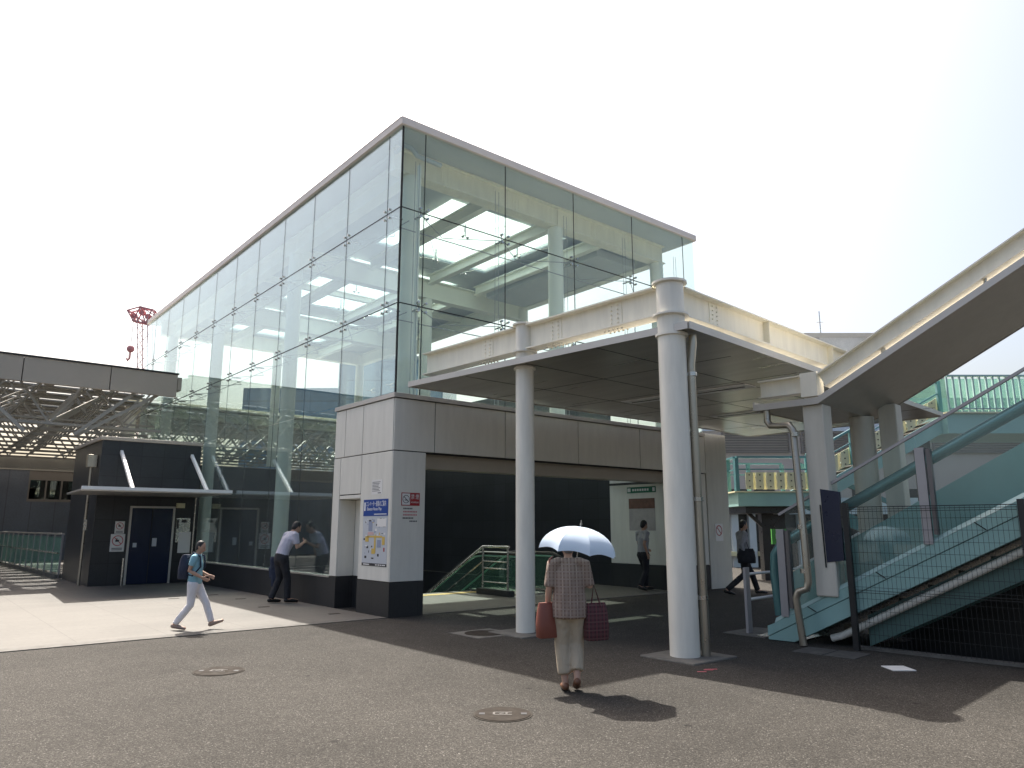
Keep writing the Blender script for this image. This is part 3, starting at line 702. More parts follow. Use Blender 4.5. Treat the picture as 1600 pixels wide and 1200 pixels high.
# ------------------------------------------------------------------ escalator canopy
EC = thing('escalator_canopy', E(1, 1, 0), 'sloping grey canopy with cream edge beam rising over the escalator', 'canopy')
K0, TL, TR, SLP = 1.04, -.1, 2.12, .533
zk = 3.32
def cs(s): return zk if s < K0 else zk+(s-K0)*SLP
LEN = 9.5
for s0, s1 in ((.1, K0), (K0, K0+3.05), (K0+3.07, K0+6.1), (K0+6.12, LEN)):
    pr = [E(s0, TL, cs(s0)), E(s1, TL, cs(s1)), E(s1, TL, cs(s1)+.06), E(s0, TL, cs(s0)+.06)]
    MB().prism(pr, BT*(TR-TL)).build('slab', 'soffit_pale', EC)
m = MB()
for s0, s1 in ((.1, K0), (K0, LEN)):
    for t_ in (TL-.03, TR+.002): m.prism([E(s0, t_, cs(s0)-.01), E(s1, t_, cs(s1)-.01), E(s1, t_, cs(s1)+.085), E(s0, t_, cs(s0)+.085)], BT*.028)
m.build('slab_edge', 'alu', EC)
m = MB().prism([E(.1-.03, TL-.03, zk-.01), E(.1-.002, TL-.03, zk-.01), E(.1-.002, TL-.03, zk+.12), E(.1-.03, TL-.03, zk+.12)], BT*(TR-TL+.06)); m.build('slab_edge', 'alu', EC)
m = MB()
for s_ in (K0+3.06, K0+6.11): m.bar(E(s_, TL, cs(s_)-.003), E(s_, TR, cs(s_)-.003), .03, .004)
m.build('panel_joint', 'dark_gap', EC)
def eb(t_): 
    zb_ = .14
    m = MB(); m.ibeam(E(K0+.05, t_, zk+.33), E(LEN, t_, cs(LEN)+.30), .225, .2, .018, .02)
    for q in (.9, 3.2, 5.5): m.bar(E(K0+q, t_, cs(K0+q)+.06), E(K0+q, t_, cs(K0+q)+.2), .05, .05, BS)
    for q in (1.6, 2.0):
        c_ = E(q, t_, cs(q)+.32); ax = (BS+UZ*SLP).normalized(); up = BT.cross(ax)*-1
    for q in (1.35, 1.85): m.bolts(E(q, t_, cs(q)+.20), (BS+UZ*SLP).normalized(), BT, -UZ, 5, 2, .085, .12, .018)
    return m.build('edge_beam', 'cream_steel', EC)
eb(TL+.1); eb(TR-.1)
for t_ in (TL+.1, TR-.1):
    m = MB(); m.ibeam(E(.15, t_, zk+.31), E(.8, t_, zk+.31), .26, .2, .018, .02); m.build('edge_beam', 'cream_steel', EC)
    m = MB(); c_ = E(.93, t_, 0); m.bar(c_+UZ*(zk+.11), c_+UZ*(zk+.46), .24, .24, BS); m.build('beam_cap', 'cream_steel', EC)
for s_ in (3.2, 6.2):
    m = MB(); m.tube([E(s_, TL+.1, cs(s_)+.1), E(s_+.02, TL+.1, cs(s_)+.2)], .02, 6); m.build('stay', 'steel', EC)
def ecol(s_, t_, sq, z0=0):
    m = MB(); p = E(s_, t_, 0)
    if sq: m.bar(p+UZ*z0, p+UZ*(cs(s_)-.003), sq, sq, BS); return m.build('column', 'column_shaded', EC, bevel=.02)
    m.cyl(p.x, p.y, z0, cs(s_)-.003, .18, 32); return m.build('column', 'column_shaded', EC)
ecol(.93, .1, .3, .66)
ecol(.95, 1.75, 0); ecol(1.35, 1.85, .27)
ecol(5.5, 1.8, 0)
dp = thing('downpipe', E(.7, -.1, 0), 'stainless downpipe with two bends beside the escalator column', 'pipe')
q = [E(.25, -.06, zk-.02), E(.25, -.06, zk-.18), E(.3, -.07, zk-.25), E(.62, -.16, zk-.28), E(.68, -.17, zk-.36), E(.74, -.18, .86), E(.72, -.19, .76), E(.60, -.2, .72), E(.56, -.2, .62), E(.62, -.2, .01)]
MB().tube(q, .05, 12).build('pipe', 'duct_steel', dp)
for z in (2.9, 1.6, 1.0): MB().tube([E(.70, -.175, z-.03), E(.70, -.175, z+.03)], .06, 12).build('clamp', 'steel', dp)
p = E(1.12, -.1, 0)
sg = thing('navy_banner', E(1.15, .1, 0), 'dark navy sign panel fixed to the escalator column', 'sign')
m = MB(); m.prism([E(.97, -.06, 1.12), E(1.2, -.06, 1.15), E(1.21, -.06, 2.07), E(.95, -.06, 2.12)], BT*.05); m.build('sign_plate', 'navy', sg)
m = MB(); m.prism([E(.945, -.07, 1.05), E(.962, -.07, 1.05), E(.945, -.07, 1.9), E(.93, -.07, 1.9)], BT*.012); m.build('sign_frame', 'black_paint', sg)

# ------------------------------------------------------------------ outdoor escalator
X = thing('outdoor_escalator', E(1, .7, 0), 'teal outdoor escalator with glass side screen climbing to the right', 'escalator')
SL = .52; EN = 10.5
def zt_(s): return .205+SL*s+.012*s         # top of girder sill
def zb_(s): return SL*(s-.38)
def side(t_, th, f0, f1, s0, s1, name, mat, n=1):
    pr = [E(s0, t_, f0(s0)), E(s1, t_, f0(s1)), E(s1, t_, f1(s1)), E(s0, t_, f1(s0))]
    return MB().prism(pr, BT*th).build(name, mat, X)
def girder(t_):
    def mid(s): return zb_(s)+.24
    e = EN
    pr = [E(.40, t_, .012), E(e, t_, zb_(e)), E(e, t_, mid(e)-.006), E(.02, t_, .05), E(.02, t_, .012)]
    MB().prism(pr, BT*.14).build('girder', 'teal', X)
    pr = [E(.02, t_-.012, .058), E(e, t_-.012, mid(e)+.006), E(e, t_-.012, zt_(e)-.05), E(.12, t_-.012, .24), E(.02, t_-.012, .2)]
    MB().prism(pr, BT*.15).build('girder_cover', 'teal', X)
    pr = [E(.13, t_-.006, .25), E(e, t_-.006, zt_(e)-.044), E(e, t_+.04, zt_(e)+.02), E(.13, t_+.04, .31)]
    m = MB(); m.prism(pr, BT*.10); m.build('sill', 'teal_light', X)
girder(0); girder(1.42)
m = MB()
for s_ in (.75, 1.7, 2.9, 4.1, 5.3): m.bar(E(s_, -.016, zb_(s_)+.25), E(s_-.12, -.016, zt_(s_-.12)-.03), .006, .012)
m.build('cover_joint', 'dark_gap', X)
for t_ in (.5,):
    side(t_, .04, lambda s: .1+SL*s, lambda s: .82+.55*s, .12, EN, 'balustrade', 'teal')
    pts = [E(-.02, t_, .3), E(-.06, t_, .9), E(-.04, t_, 1.18), E(.06, t_, 1.32), E(.2, t_, 1.41)]+[E(s_, t_, 1.32+.525*s_) for s_ in (.5, 3, 6, EN)]
    MB().tube(pts, .078, 16).build('handrail', 'teal_tube', X)
side(1.3, .02, lambda s: .1+SL*s, lambda s: .62+.53*s, .12, EN, 'balustrade', 'screen_glass')
MB().tube([E(.2, 1.3, .68), E(EN, 1.3, .56+.53*EN)], .032, 10).build('rail', 'teal_tube', X)
m = MB()
for i in range(26):
    s0 = .5+i*.38; m.prism([E(s0, .56, .2+SL*s0-.4), E(s0+.38, .56, .2+SL*s0-.4), E(s0+.38, .56, .2+SL*s0), E(s0, .56, .2+SL*s0)], BT*.72)
m.build('steps', 'steel', X)
for s_ in (.3, 2.25, 4.2, 6.15, 8.1):
    m = MB(); z0 = zt_(s_)-.02; m.bar(E(s_, -.0, z0), E(s_, -.0, z0+1.22), .11, .05, BT); m.build('screen_post', 'post_grey', X)
    m = MB(); m.bar(E(s_+.1, .02, z0+.12), E(s_+.1, .02, z0+1.2), .05, .08, BT); m.build('screen_post', 'post_dark', X)
ss = [.36, 2.2, 4.15, 6.1, 8.05, 10]
for s0, s1 in zip(ss, ss[1:]): side(.035, .012, lambda s: zt_(s)+.03, lambda s: 1.6+.528*s, s0+.01, s1-.01, 'glass_screen', 'screen_glass')
MB().bar(E(.28, .04, 1.625+.528*.28), E(EN, .04, 1.625+.528*EN), .05, .035).build('screen_rail', 'post_grey', X)
side(.28, .1, lambda s: .516*(s-1.27), lambda s: .516*(s-.5), 1.32, EN, 'lower_beam', 'teal_shaded'); side(1.2, .1, lambda s: .516*(s-1.27), lambda s: .516*(s-.5), 1.32, EN, 'lower_beam', 'teal_shaded')
m = MB(); m.prism([E(.5, .15, zb_(.5)+.02), E(EN, .15, zb_(EN)+.02), E(EN, .15, zb_(EN)+.06), E(.5, .15, zb_(.5)+.06)], BT*1.2); m.build('underside', 'teal_shaded', X)
m = MB(); m.prism([E(1.3, 1.56, -1.58), E(13.9, 1.56, -1.58), E(13.9, 1.56, 2.9), E(EN, 1.56, zb_(EN)-.3), E(2.2, 1.56, zb_(2.2)-.2), E(1.3, 1.56, 0.0)], BT*.06); m.build('shade_wall', 'black_paint', X)  # black wall added to keep the space under the escalator dark
m = MB(); m.prism([E(8.5, .35, -1.58), E(8.5, 1.5, -1.58), E(8.5, 1.5, 3.6), E(8.5, .35, 3.6)], BS*.06); m.build('shade_wall', 'black_paint', X)  # second added black sheet, across the far end of the dark space
MB().tube([E(.85, .2, .09), E(1.0, .2, .14), E(EN, .2, .53*EN-.36)], .05, 12).build('conduit', 'column_paint', X)
m = MB(); m.prism([E(-.25, .15, 0.006), E(.45, .15, 0.006), E(.45, 1.3, 0.006), E(-.25, 1.3, 0.006)], (0, 0, .02)); m.build('landing_plate', 'steel', X)

HP = thing('guard_rail', E(-.6, .3, 0), 'short pale steel post with two handrails at the escalator foot', 'railing')
gp = Vector((3.26, -5.2, 0))
MB().bar(gp, gp+UZ*.98, .13, .045, BS).build('post', 'post_grey', HP, bevel=.004)
gq = gp+Vector((2.4, 1.0, 0))
for z in (.88, .5): MB().tube([gp+UZ*z+BT*.05, gp+BT*.9+UZ*z, gp+BT*1.1+BS*.3+UZ*(z+.05), E(.9, 1.38, z+.62)], .022, 8).build('rail', 'white_paint', HP)
tag(MB().box(3.0, 3.9, -5.62, -4.9, -.04, .014).build('base_slab', 'concrete', base=(3.4, -5.2, 0)), 'flat concrete slab under the short pale post', 'slab')

FN = thing('mesh_fence', E(2.2, -.06, 0), 'black welded wire mesh fence in front of the escalator', 'fence')
for s_ in (1.27, 3.29, 5.31, 7.33):
    MB().bar(E(s_, -.05, -.02), E(s_, -.05, 1.92), .07, .07, BS).build('post', 'black_paint', FN)
for s0 in (1.31, 3.33, 5.35):
    m = MB()
    for i in range(37): s_ = s0+i*1.94/36; m.bar(E(s_, -.09, .06), E(s_, -.09, 1.86), .0035, .0035, BS)
    for i in range(13): z = .08+i*.148; m.bar(E(s0, -.084, z), E(s0+1.94, -.084, z), .0045, .0045)
    for z in (1.86, 1.83, 1.80, .78, .75): m.bar(E(s0, -.11 if z != 1.83 else -.07, z), E(s0+1.94, -.11 if z != 1.83 else -.07, z), .007, .007)
    m.build('mesh_panel', 'black_paint', FN)

# ------------------------------------------------------------------ background at right
def W3(D_, L_, z): return Vector((CAM.x, CAM.y, 0))+HEAD*D_+SIDE*L_+UZ*z
def wbox(m, d0, d1, l0, l1, z0, z1):
    return m.hexa([W3(d0, l0, z0), W3(d0, l1, z0), W3(d1, l1, z0), W3(d1, l0, z0), W3(d0, l0, z1), W3(d0, l1, z1), W3(d1, l1, z1), W3(d1, l0, z1)])
SB = thing('station_building', W3(44, 20, 0), 'large cream panelled station building with louvre bands behind the footbridge', 'building')
wbox(MB(), 40, 60, 10.5, 42, 0, 5.0).build('wall', 'pinkish_wall', SB)
wbox(MB(), 39.9, 60, 10.4, 42, 6.75, 8.6).build('upper_wall', 'bluish_wall', SB)
wbox(MB(), 40, 60, 10.5, 42, 5.0, 6.75).build('wall', 'pinkish_wall', SB)
for l0, l1 in ((11.5, 15.2), (15.8, 22.3), (23, 29)):
    m = MB(); wbox(m, 39.85, 39.99, l0, l1, 5.55, 5.62); wbox(m, 39.85, 39.99, l0, l1, 6.6, 6.67); wbox(m, 39.85, 39.99, l0, l0+.08, 5.62, 6.6); wbox(m, 39.85, 39.99, l1-.08, l1, 5.62, 6.6)
    for i in range(7): wbox(m, 39.9, 39.985, l0+.08, l1-.08, 5.66+i*.135, 5.73+i*.135)
    m.build('louvre', 'louvre', SB)
for l0 in (11.6, 13.1, 16, 18.4, 20.8):
    m = MB(); wbox(m, 39.94, 39.99, l0, l0+1.1, 2.6, 3.6); m.build('window', 'shop_dark', SB)
BU = thing('rooftop_building', W3(60, 28, 0), 'pale panelled building top with a thin mast above the canopy', 'building')
wbox(MB(), 61, 75, 25.2, 37, 8.7, 17.6).build('wall', 'beige_cladding', BU)
wbox(MB(), 60.9, 75, 25.1, 37.1, 17.603, 17.95).build('roof_edge', 'fascia_beige', BU)
MB().tube([W3(62, 27.0, 17.9), W3(62, 27.0, 20.2)], .05, 6).build('mast', 'steel', BU)
MB().tube([W3(62, 26.7, 19.2), W3(62, 27.3, 19.2)], .03, 6).build('mast', 'steel', BU)

FB = thing('footbridge', W3(22, 9, 0), 'teal steel footbridge stair with cream side panels behind the escalator', 'footbridge')
def fb_rail(m, a, b_, z, h): pass
l0, l1, zd = 6.72, 8.95, 2.62
m = MB(); wbox(m, 22, 24.5, l0, l1, zd-.42, zd-.02); m.build('deck', 'teal', FB)
m = MB(); wbox(m, 21.95, 24.5, l0-.1, l1+.05, zd-.018, zd+.02); m.build('deck_edge', 'pale_cream', FB)
def railing(m, pa, pb, h=.98, n=1, mid=True):
    for q in range(n+1):
        p = pa.lerp(pb, q/n); m.bar(p, p+UZ*h, .11, .11, SIDE)
    m.bar(pa+UZ*(h+.03), pb+UZ*(h+.03), .13, .06)
    if mid: m.bar(pa+UZ*h*.66, pb+UZ*h*.66, .04, .04)
m = MB(); railing(m, W3(22, l0, zd+.02), W3(22, l1, zd+.02), n=1); railing(m, W3(22.1, l0, zd+.02), W3(24.4, l0, zd+.02), n=3); railing(m, W3(24.4, l0, zd+.02), W3(24.4, l1, zd+.02), n=2); m.build('railing', 'teal_tube', FB)
def panels(pa, pb, n, h, name='side_panel'):
    m = MB(); m.cur = 0
    for i in range(n):
        a = pa.lerp(pb, (i+.08)/n); b_ = pa.lerp(pb, (i+.8)/n); c_ = pa.lerp(pb, (i+1.08)/n); o = HEAD*.06
        m.cur = 0; m.prism([a, b_, b_+UZ*h, a+UZ*h], HEAD*.02); m.prism([b_+o, c_+o, c_+o+UZ*h, b_+o+UZ*h], HEAD*.02)
        m.cur = 1
        for z in (.15, .5, .85):
            q = a.lerp(b_, .5)+UZ*h*z-HEAD*.012; m.bar(q, q+HEAD*.012, .035, .035)
    return m.build(name, ['pale_cream', 'ink'], FB)
panels(W3(22.06, l0+.25, zd+.08), W3(22.06, l1-.1, zd+.08), 6, .5)
# rising flight to the right
f0, f1 = W3(22.3, 8.95, zd), W3(22.3, 13.2, zd+2.3)
m = MB(); m.prism([f0-UZ*.5, f1-UZ*.5, f1+UZ*.02, f0+UZ*.02], HEAD*.06); m.prism([f0-UZ*.5+HEAD*2, f1-UZ*.5+HEAD*2, f1+UZ*.02+HEAD*2, f0+UZ*.02+HEAD*2], HEAD*.06); m.build('stringer', 'teal', FB)
m = MB(); railing(m, f0+UZ*.05, f1+UZ*.05, 1.05, 3); m.build('railing', 'teal_tube', FB)
panels(f0+UZ*.12+HEAD*.08, f1+UZ*.12+HEAD*.08, 12, .5)
m = MB()
for i in range(14): p = f0.lerp(f1, i/14); q = f0.lerp(f1, (i+1)/14); m.prism([p+HEAD*.06, Vector((q.x, q.y, p.z))+HEAD*.06, Vector((q.x, q.y, p.z+.03))+HEAD*.06, p+UZ*.03+HEAD*.06], HEAD*1.94)
m.build('steps', 'concrete', FB)
m = MB(); m.bar(W3(23, 8.95, zd+.9), W3(23, 12, zd-.4), .1, .14); m.bar(W3(23, 8.95, zd-.2), W3(23, 12, zd-1.5), .06, .4); m.build('stringer', 'teal_tube', FB)
m = MB(); wbox(m, 22, 24.5, 13.2, 20, zd+1.75, zd+2.35); m.build('deck', 'teal', FB)
m = MB(); wbox(m, 21.9, 24.5, 13.15, 20, zd+2.353, zd+2.4); m.build('deck_edge', 'pale_cream', FB)
m = MB(); pa, pb = W3(22, 13.3, zd+2.4), W3(22, 20, zd+2.4)
for i in range(34): q = pa.lerp(pb, i/33); m.bar(q, q+UZ*1.1, .05, .05, SIDE)
m.bar(pa+UZ*1.12, pb+UZ*1.12, .1, .06); m.bar(pa+UZ*.1, pb+UZ*.1, .05, .05); m.build('railing', 'teal_light', FB)
m = MB(); m.bar(W3(22.2, 16.2, zd+4.3), W3(22.2, 18.6, zd+2.4), .1, .3); m.build('stringer', 'teal_light', FB)
m = MB(); wbox(m, 24.3, 24.4, 13.3, 20, zd+2.5, zd+3.9); m.build('screen', 'rail_glass', FB)
for l_, d_ in ((7.9, 23.2), (13.0, 23.2), (17, 23.2)):
    m = MB(); wbox(m, d_-.18, d_+.18, l_-.18, l_+.18, 0, zd-.43 if l_ < 10 else zd+1.74); m.build('pier', 'shop_dark', FB)
m = MB(); m.bar(W3(23, 7.15, zd-.45), W3(23, 7.72, zd-1.0), .07, .1); m.bar(W3(23, 8.7, zd-.45), W3(23, 8.08, zd-1.0), .07, .1); wbox(m, 22.3, 24.2, l0+.3, l1-.2, zd-.62, zd-.43); m.build('brace', 'shop_dark', FB)
m = MB(); m.tube([W3(21.2, 11.15, 2.2), W3(21.2, 11.15, 4.05)], .08, 10); m.prism([W3(21.2, 10.85, 4.1), W3(21.2, 11.5, 4.13), W3(21.2, 11.25, 4.0), W3(21.2, 11.08, 4.0)], HEAD*.3); m.build('pier', 'black_paint', FB)

SH = thing('shop_front', W3(30, 11, 0), 'dim shop front with pale fascia band under the footbridge', 'shop')
wbox(MB(), 30, 33, 8.6, 17, 2.1, 2.75).build('fascia', 'bluish_wall', SH)
wbox(MB(), 30.5, 33, 8.6, 17, 0, 2.1).build('wall', 'shop_dark', SH)
for l_ in (8.9, 9.6, 11.6, 13.4): wbox(MB(), 30.2, 30.45, l_, l_+.28, 0, 2.09).build('pilaster', 'bluish_wall', SH)
for l_ in (8.75, 9.9, 10.6): wbox(MB(), 30.0, 30.45, l_, l_+.5, .45, .62).build('display_shelf', 'pale_cream', SH)
GS = thing('green_sign', W3(20, 7.15, 0), 'bright green square sign board on a post below the footbridge landing', 'sign')
wbox(MB(), 20, 20.06, 6.95, 7.35, 1.14, 1.54).build('sign_plate', 'green_bright', GS)
m = MB(); wbox(m, 19.985, 19.999, 7.05, 7.25, 1.28, 1.42); m.build('mark', 'paper', GS)
m = MB(); wbox(m, 20.0, 20.06, 7.11, 7.19, 0, 1.139); m.build('post', 'post_grey', GS)

# far towers behind the pavilion
BT_ = thing('office_tower', W3(132, -28, 0), 'blue glass office tower far behind the pavilion', 'building')
wbox(MB(), 130, 160, -48.5, -31, 0, 26.2).build('wing', 'blue_curtain', BT_)
wbox(MB(), 128, 160, -30.9, -12.3, 0, 31).build('tower_body', 'blue_curtain', BT_)
wbox(MB(), 127.8, 160.2, -31, -12.2, 31.01, 31.6).build('roof_edge', 'alu', BT_)

CR = thing('crane', W3(95, -48.5, 0), 'red and white lattice crane jib standing beyond the truss canopy', 'crane')
def CP(l_, z, d_=0): return W3(95+d_, l_, z)
m = MB(); b0, b1 = (-47.3, 8.0), (-49.4, 29.2); n = 16
cs4 = [(-.7, -.7), (.7, -.7), (.7, .7), (-.7, .7)]
def node(i, k): t_ = i/n; return CP(b0[0]+(b1[0]-b0[0])*t_+cs4[k][0], b0[1]+(b1[1]-b0[1])*t_, cs4[k][1])
for k in range(4): m.bar(node(0, k), node(n, k), .11, .11)
for i in range(n):
    for k in range(4): m.bar(node(i, k), node(i+1, (k+1) % 4), .06, .06)
m.build('jib', 'jib_paint', CR)
m = MB()
hp = [(-51.6, 30.1), (-50.7, 28.7), (-49.0, 28.3), (-47.7, 29.3), (-48.3, 30.2), (-49.9, 30.6)]
for d_ in (-.5, .5):
    for a_, b_ in zip(hp, hp[1:]+hp[:1]): m.bar(CP(*a_, d_), CP(*b_, d_), .15, .15)
    for a_, b_ in ((0, 2), (1, 5), (2, 5), (2, 4), (5, 3)): m.bar(CP(*hp[a_], d_), CP(*hp[b_], d_), .13, .13)
for a_ in hp: m.bar(CP(*a_, -.5), CP(*a_, .5), .2, .2)
for a_ in ((-50.9, 29.5), (-48.9, 29.3), (-49.8, 29.9)): m.tube([CP(*a_, -.3), CP(*a_, .3)], .38, 14)
m.build('jib_head', 'crane_red', CR)
m = MB(); m.tube([CP(-50.9, 29, 0), CP(-50.9, 25.6, 0)], .05, 5); m.tube([CP(-51.2, 29.5, .2), CP(-51.2, 13, .2)], .03, 4); m.tube([CP(-47.9, 29.4), CP(-47, 8)], .06, 5); m.build('hoist_rope', 'steel', CR)
m = MB(); m.ball(CP(-50.9, 24.9), .5, 10); m.tube([CP(-50.9, 24.4), CP(-50.9, 23.6), CP(-51.15, 23.3), CP(-51.3, 23.6)], .12, 6); m.build('hook_block', 'crane_red', CR)

# ------------------------------------------------------------------ things on the ground
def manhole(x, y, r_, label):
    o = thing('manhole_cover', (x, y, 0), label, 'manhole cover')
    m = MB(); m.cyl(x, y, -.02, .005, r_, 40); m.build('frame', 'iron_rim', o)
    m = MB(); m.cyl(x, y, -.02, .009, r_*.93, 40); m.build('lid', 'cast_iron', o)
    m = MB(); s_ = r_*.3
    for p, q in (((-s_, -s_*.5), (s_, -s_*.5)), ((-s_, s_*.5), (s_, s_*.5)), ((-s_, -s_*.5), (-s_, s_*.5)), ((s_*.4, -s_*.2), (s_*.4, s_*.3)), ((-s_*.4, -s_*.1), (s_*.1, s_*.1))):
        m.bar(Vector((x, y, .0105))+HEAD*p[1]+SIDE*p[0], Vector((x, y, .0105))+HEAD*q[1]+SIDE*q[0], .018, .004)
    m.build('raised_mark', 'worn_mark', o)
    m = MB()
    for q in (-1, 1): m.bar(Vector((x, y, .0095))+SIDE*q*r_*.7-HEAD*.03, Vector((x, y, .0095))+SIDE*q*r_*.7+HEAD*.03, .05, .003)
    m.build('key_hole', 'ink', o)
manhole(-2.73, -6.6, .26, 'round iron manhole cover in the sunlit asphalt near the woman')
manhole(-3.97, -3.05, .28, 'round worn manhole cover in the sunlit asphalt below the walking child')
o = thing('inspection_cover', (.15, -2.61, 0), 'square concrete cover with round iron lid beside the slim column', 'cover')
MB().box(-.25, .55, -2.98, -2.22, -.02, .006).build('frame', 'concrete', o); m = MB(); m.cyl(.15, -2.6, -.02, .010, .3, 36); m.build('lid', 'cast_iron', o)
o = thing('utility_cover', (2.5, -6.6, 0), 'long grey utility cover plate in the shade before the fence', 'cover')
p = [E(.7, -.75, 0), E(1.5, -.75, 0), E(1.5, -.22, 0), E(.7, -.22, 0)]
MB().prism([q-UZ*.02 for q in p], (0, 0, .027)).build('plate', 'plate_grey', o)
m = MB(); m.bar(p[0].lerp(p[1], .5)+UZ*.0085, p[3].lerp(p[2], .5)+UZ*.0085, .012, .003); m.build('joint', 'dark_gap', o)
o = MB(); c_ = Vector((2.08, -7.88, 0)); o.prism([c_-SIDE*.13-HEAD*.14, c_+SIDE*.13-HEAD*.14, c_+SIDE*.13+HEAD*.14, c_-SIDE*.13+HEAD*.14], (0, 0, .009)); tag(o.build('marker_plate', 'white_paint', base=c_), 'square white marker plate set in the shaded asphalt', 'marker')
o = MB(); rnd = random.Random(5)
for i in range(5): c_ = Vector((.3+rnd.uniform(-.12, .12), -6.55+rnd.uniform(-.03, .03), .003)); o.bar(c_-SIDE*.05, c_+SIDE*.05, .03, .003)
tag(o.build('paint_mark', 'pink_red', base=(.3, -6.55, 0)), 'small red paint mark on the asphalt near the thick column', 'paint mark')
drains = [(-1.0, 3.2), (-.75, 5.2), (-.9, 6.6), (-1.9, 6.2), (-.45, 1.2)]
for i, (x, y) in enumerate(drains):
    tag(MB().box(x-.11, x+.11, y-.05, y+.05, 0, .0095).build('drain_slot', 'cast_iron', base=(x, y, 0)), 'small dark slot cover set in the pale paving by the glass wall', 'drain', 'slot covers in the pale paving')
#PEOPLE
# ------------------------------------------------------------------ people
paint('skin', (.42, .26, .19), .55, .06, spec=.3)
paint('hair', (.012, .011, .011), .55, .25, streak=True)
paint('hair_grey', (.16, .15, .145), .6, .15)
paint('lips', (.3, .12, .1), .5, .05)
paint('cloth_black', (.016, .017, .022), .85, .15)
paint('cloth_navy', (.02, .028, .055), .85, .15)
paint('cloth_white', (.68, .66, .68), .85, .05)
paint('cloth_lilac', (.42, .42, .5), .85, .06)
paint('cloth_grey', (.3, .3, .32), .85, .06)
paint('cloth_cyan', (.22, .42, .5), .85, .15)
paint('cloth_beige', (.42, .35, .26), .9, .08)
paint('leather_brown', (.14, .06, .03), .5, .15)
paint('leather_red', (.2, .06, .04), .5, .12)
paint('shoe_tan', (.3, .22, .18), .6, .1)
def checks(n, c0, c1, c2, size):
    m, t, p = newmat(n); g = t.nodes.new('ShaderNodeTexCoord'); sp = t.nodes.new('ShaderNodeSeparateXYZ'); mp_ = t.nodes.new('ShaderNodeMapping'); mp_.inputs['Rotation'].default_value = (0, 0, R(39.8)); t.links.new(g.outputs['Object'], mp_.inputs[0]); t.links.new(mp_.outputs[0], sp.inputs[0])
    fs = []
    for k in (0, 2):
        a = t.nodes.new('ShaderNodeMath'); a.operation = 'PINGPONG'; a.inputs[1].default_value = size; t.links.new(sp.outputs[k], a.inputs[0])
        b_ = t.nodes.new('ShaderNodeMath'); b_.operation = 'DIVIDE'; b_.inputs[1].default_value = size; t.links.new(a.outputs[0], b_.inputs[0])
        fs.append(ramp(t, b_.outputs[0], [(.0, (1,)*3), (.14, (1,)*3), (.22, (.1,)*3), (.62, (.15,)*3), (.72, (.55,)*3)]))
    c = mixc(t, fs[0], c0, c1); c = mixc(t, fs[1], c, c2); t.links.new(c, p.inputs['Base Color']); p.inputs['Roughness'].default_value = .9; return m
checks('plaid', (.15, .095, .07), (.33, .26, .21), (.27, .21, .18), .036)
checks('bag_pattern', (.03, .01, .015), (.12, .025, .035), (.1, .05, .05), .04)
def umb_mat():
    m, t, p = newmat('parasol_cloth'); t.nodes.remove(p)
    out = [x for x in t.nodes if x.type == 'OUTPUT_MATERIAL'][0]
    d = t.nodes.new('ShaderNodeBsdfDiffuse'); d.inputs[0].default_value = (.66, .76, .88, 1)
    e = t.nodes.new('ShaderNodeBsdfTranslucent'); e.inputs[0].default_value = (.5, .65, .8, 1)
    x = t.nodes.new('ShaderNodeMixShader'); x.inputs[0].default_value = .3
    t.links.new(d.outputs[0], x.inputs[1]); t.links.new(e.outputs[0], x.inputs[2]); t.links.new(x.outputs[0], out.inputs[0])
umb_mat()
for k_ in ('cloth_black', 'cloth_navy', 'cloth_white', 'cloth_lilac', 'cloth_grey', 'cloth_cyan', 'cloth_beige', 'plaid'):
    t_ = MATS[k_].node_tree; n_ = noise(t_, coords(t_, (1, 1, .5)), 11, 3, .5); bump(t_, t_.nodes['Principled BSDF'], n_, .9, .05)
def loft(m, pts, rad, lat=(1, 0, 0), n=14, c0=1, c1=1):
    """closed elliptical loft: rad = [(r_side, r_depth)...], hemispherical ends"""
    pts = [Vector(p) for p in pts]; lat = Vector(lat); rs = []
    L_ = len(pts)
    for i, p in enumerate(pts):
        d = (pts[min(i+1, L_-1)]-pts[max(i-1, 0)]).normalized()
        a = (lat-d*lat.dot(d)); a = a.normalized() if a.length > .1 else d.orthogonal().normalized(); b_ = d.cross(a)
        r0, r1 = rad[i] if isinstance(rad[i], tuple) else (rad[i], rad[i])
        def ring(o, k): return [p+d*o+(a*math.cos(2*math.pi*q/n)*r0+b_*math.sin(2*math.pi*q/n)*r1)*k for q in range(n)]
        e = min(r0, r1)
        if i == 0: e *= c0; rs += [ring(-e*.98, .18), ring(-e*.8, .6), ring(-e*.45, .88)]
        rs.append(ring(0, 1))
        if i == L_-1: e = min(r0, r1)*c1; rs += [ring(e*.45, .88), ring(e*.8, .6), ring(e*.98, .18)]
    return m.rings(rs)
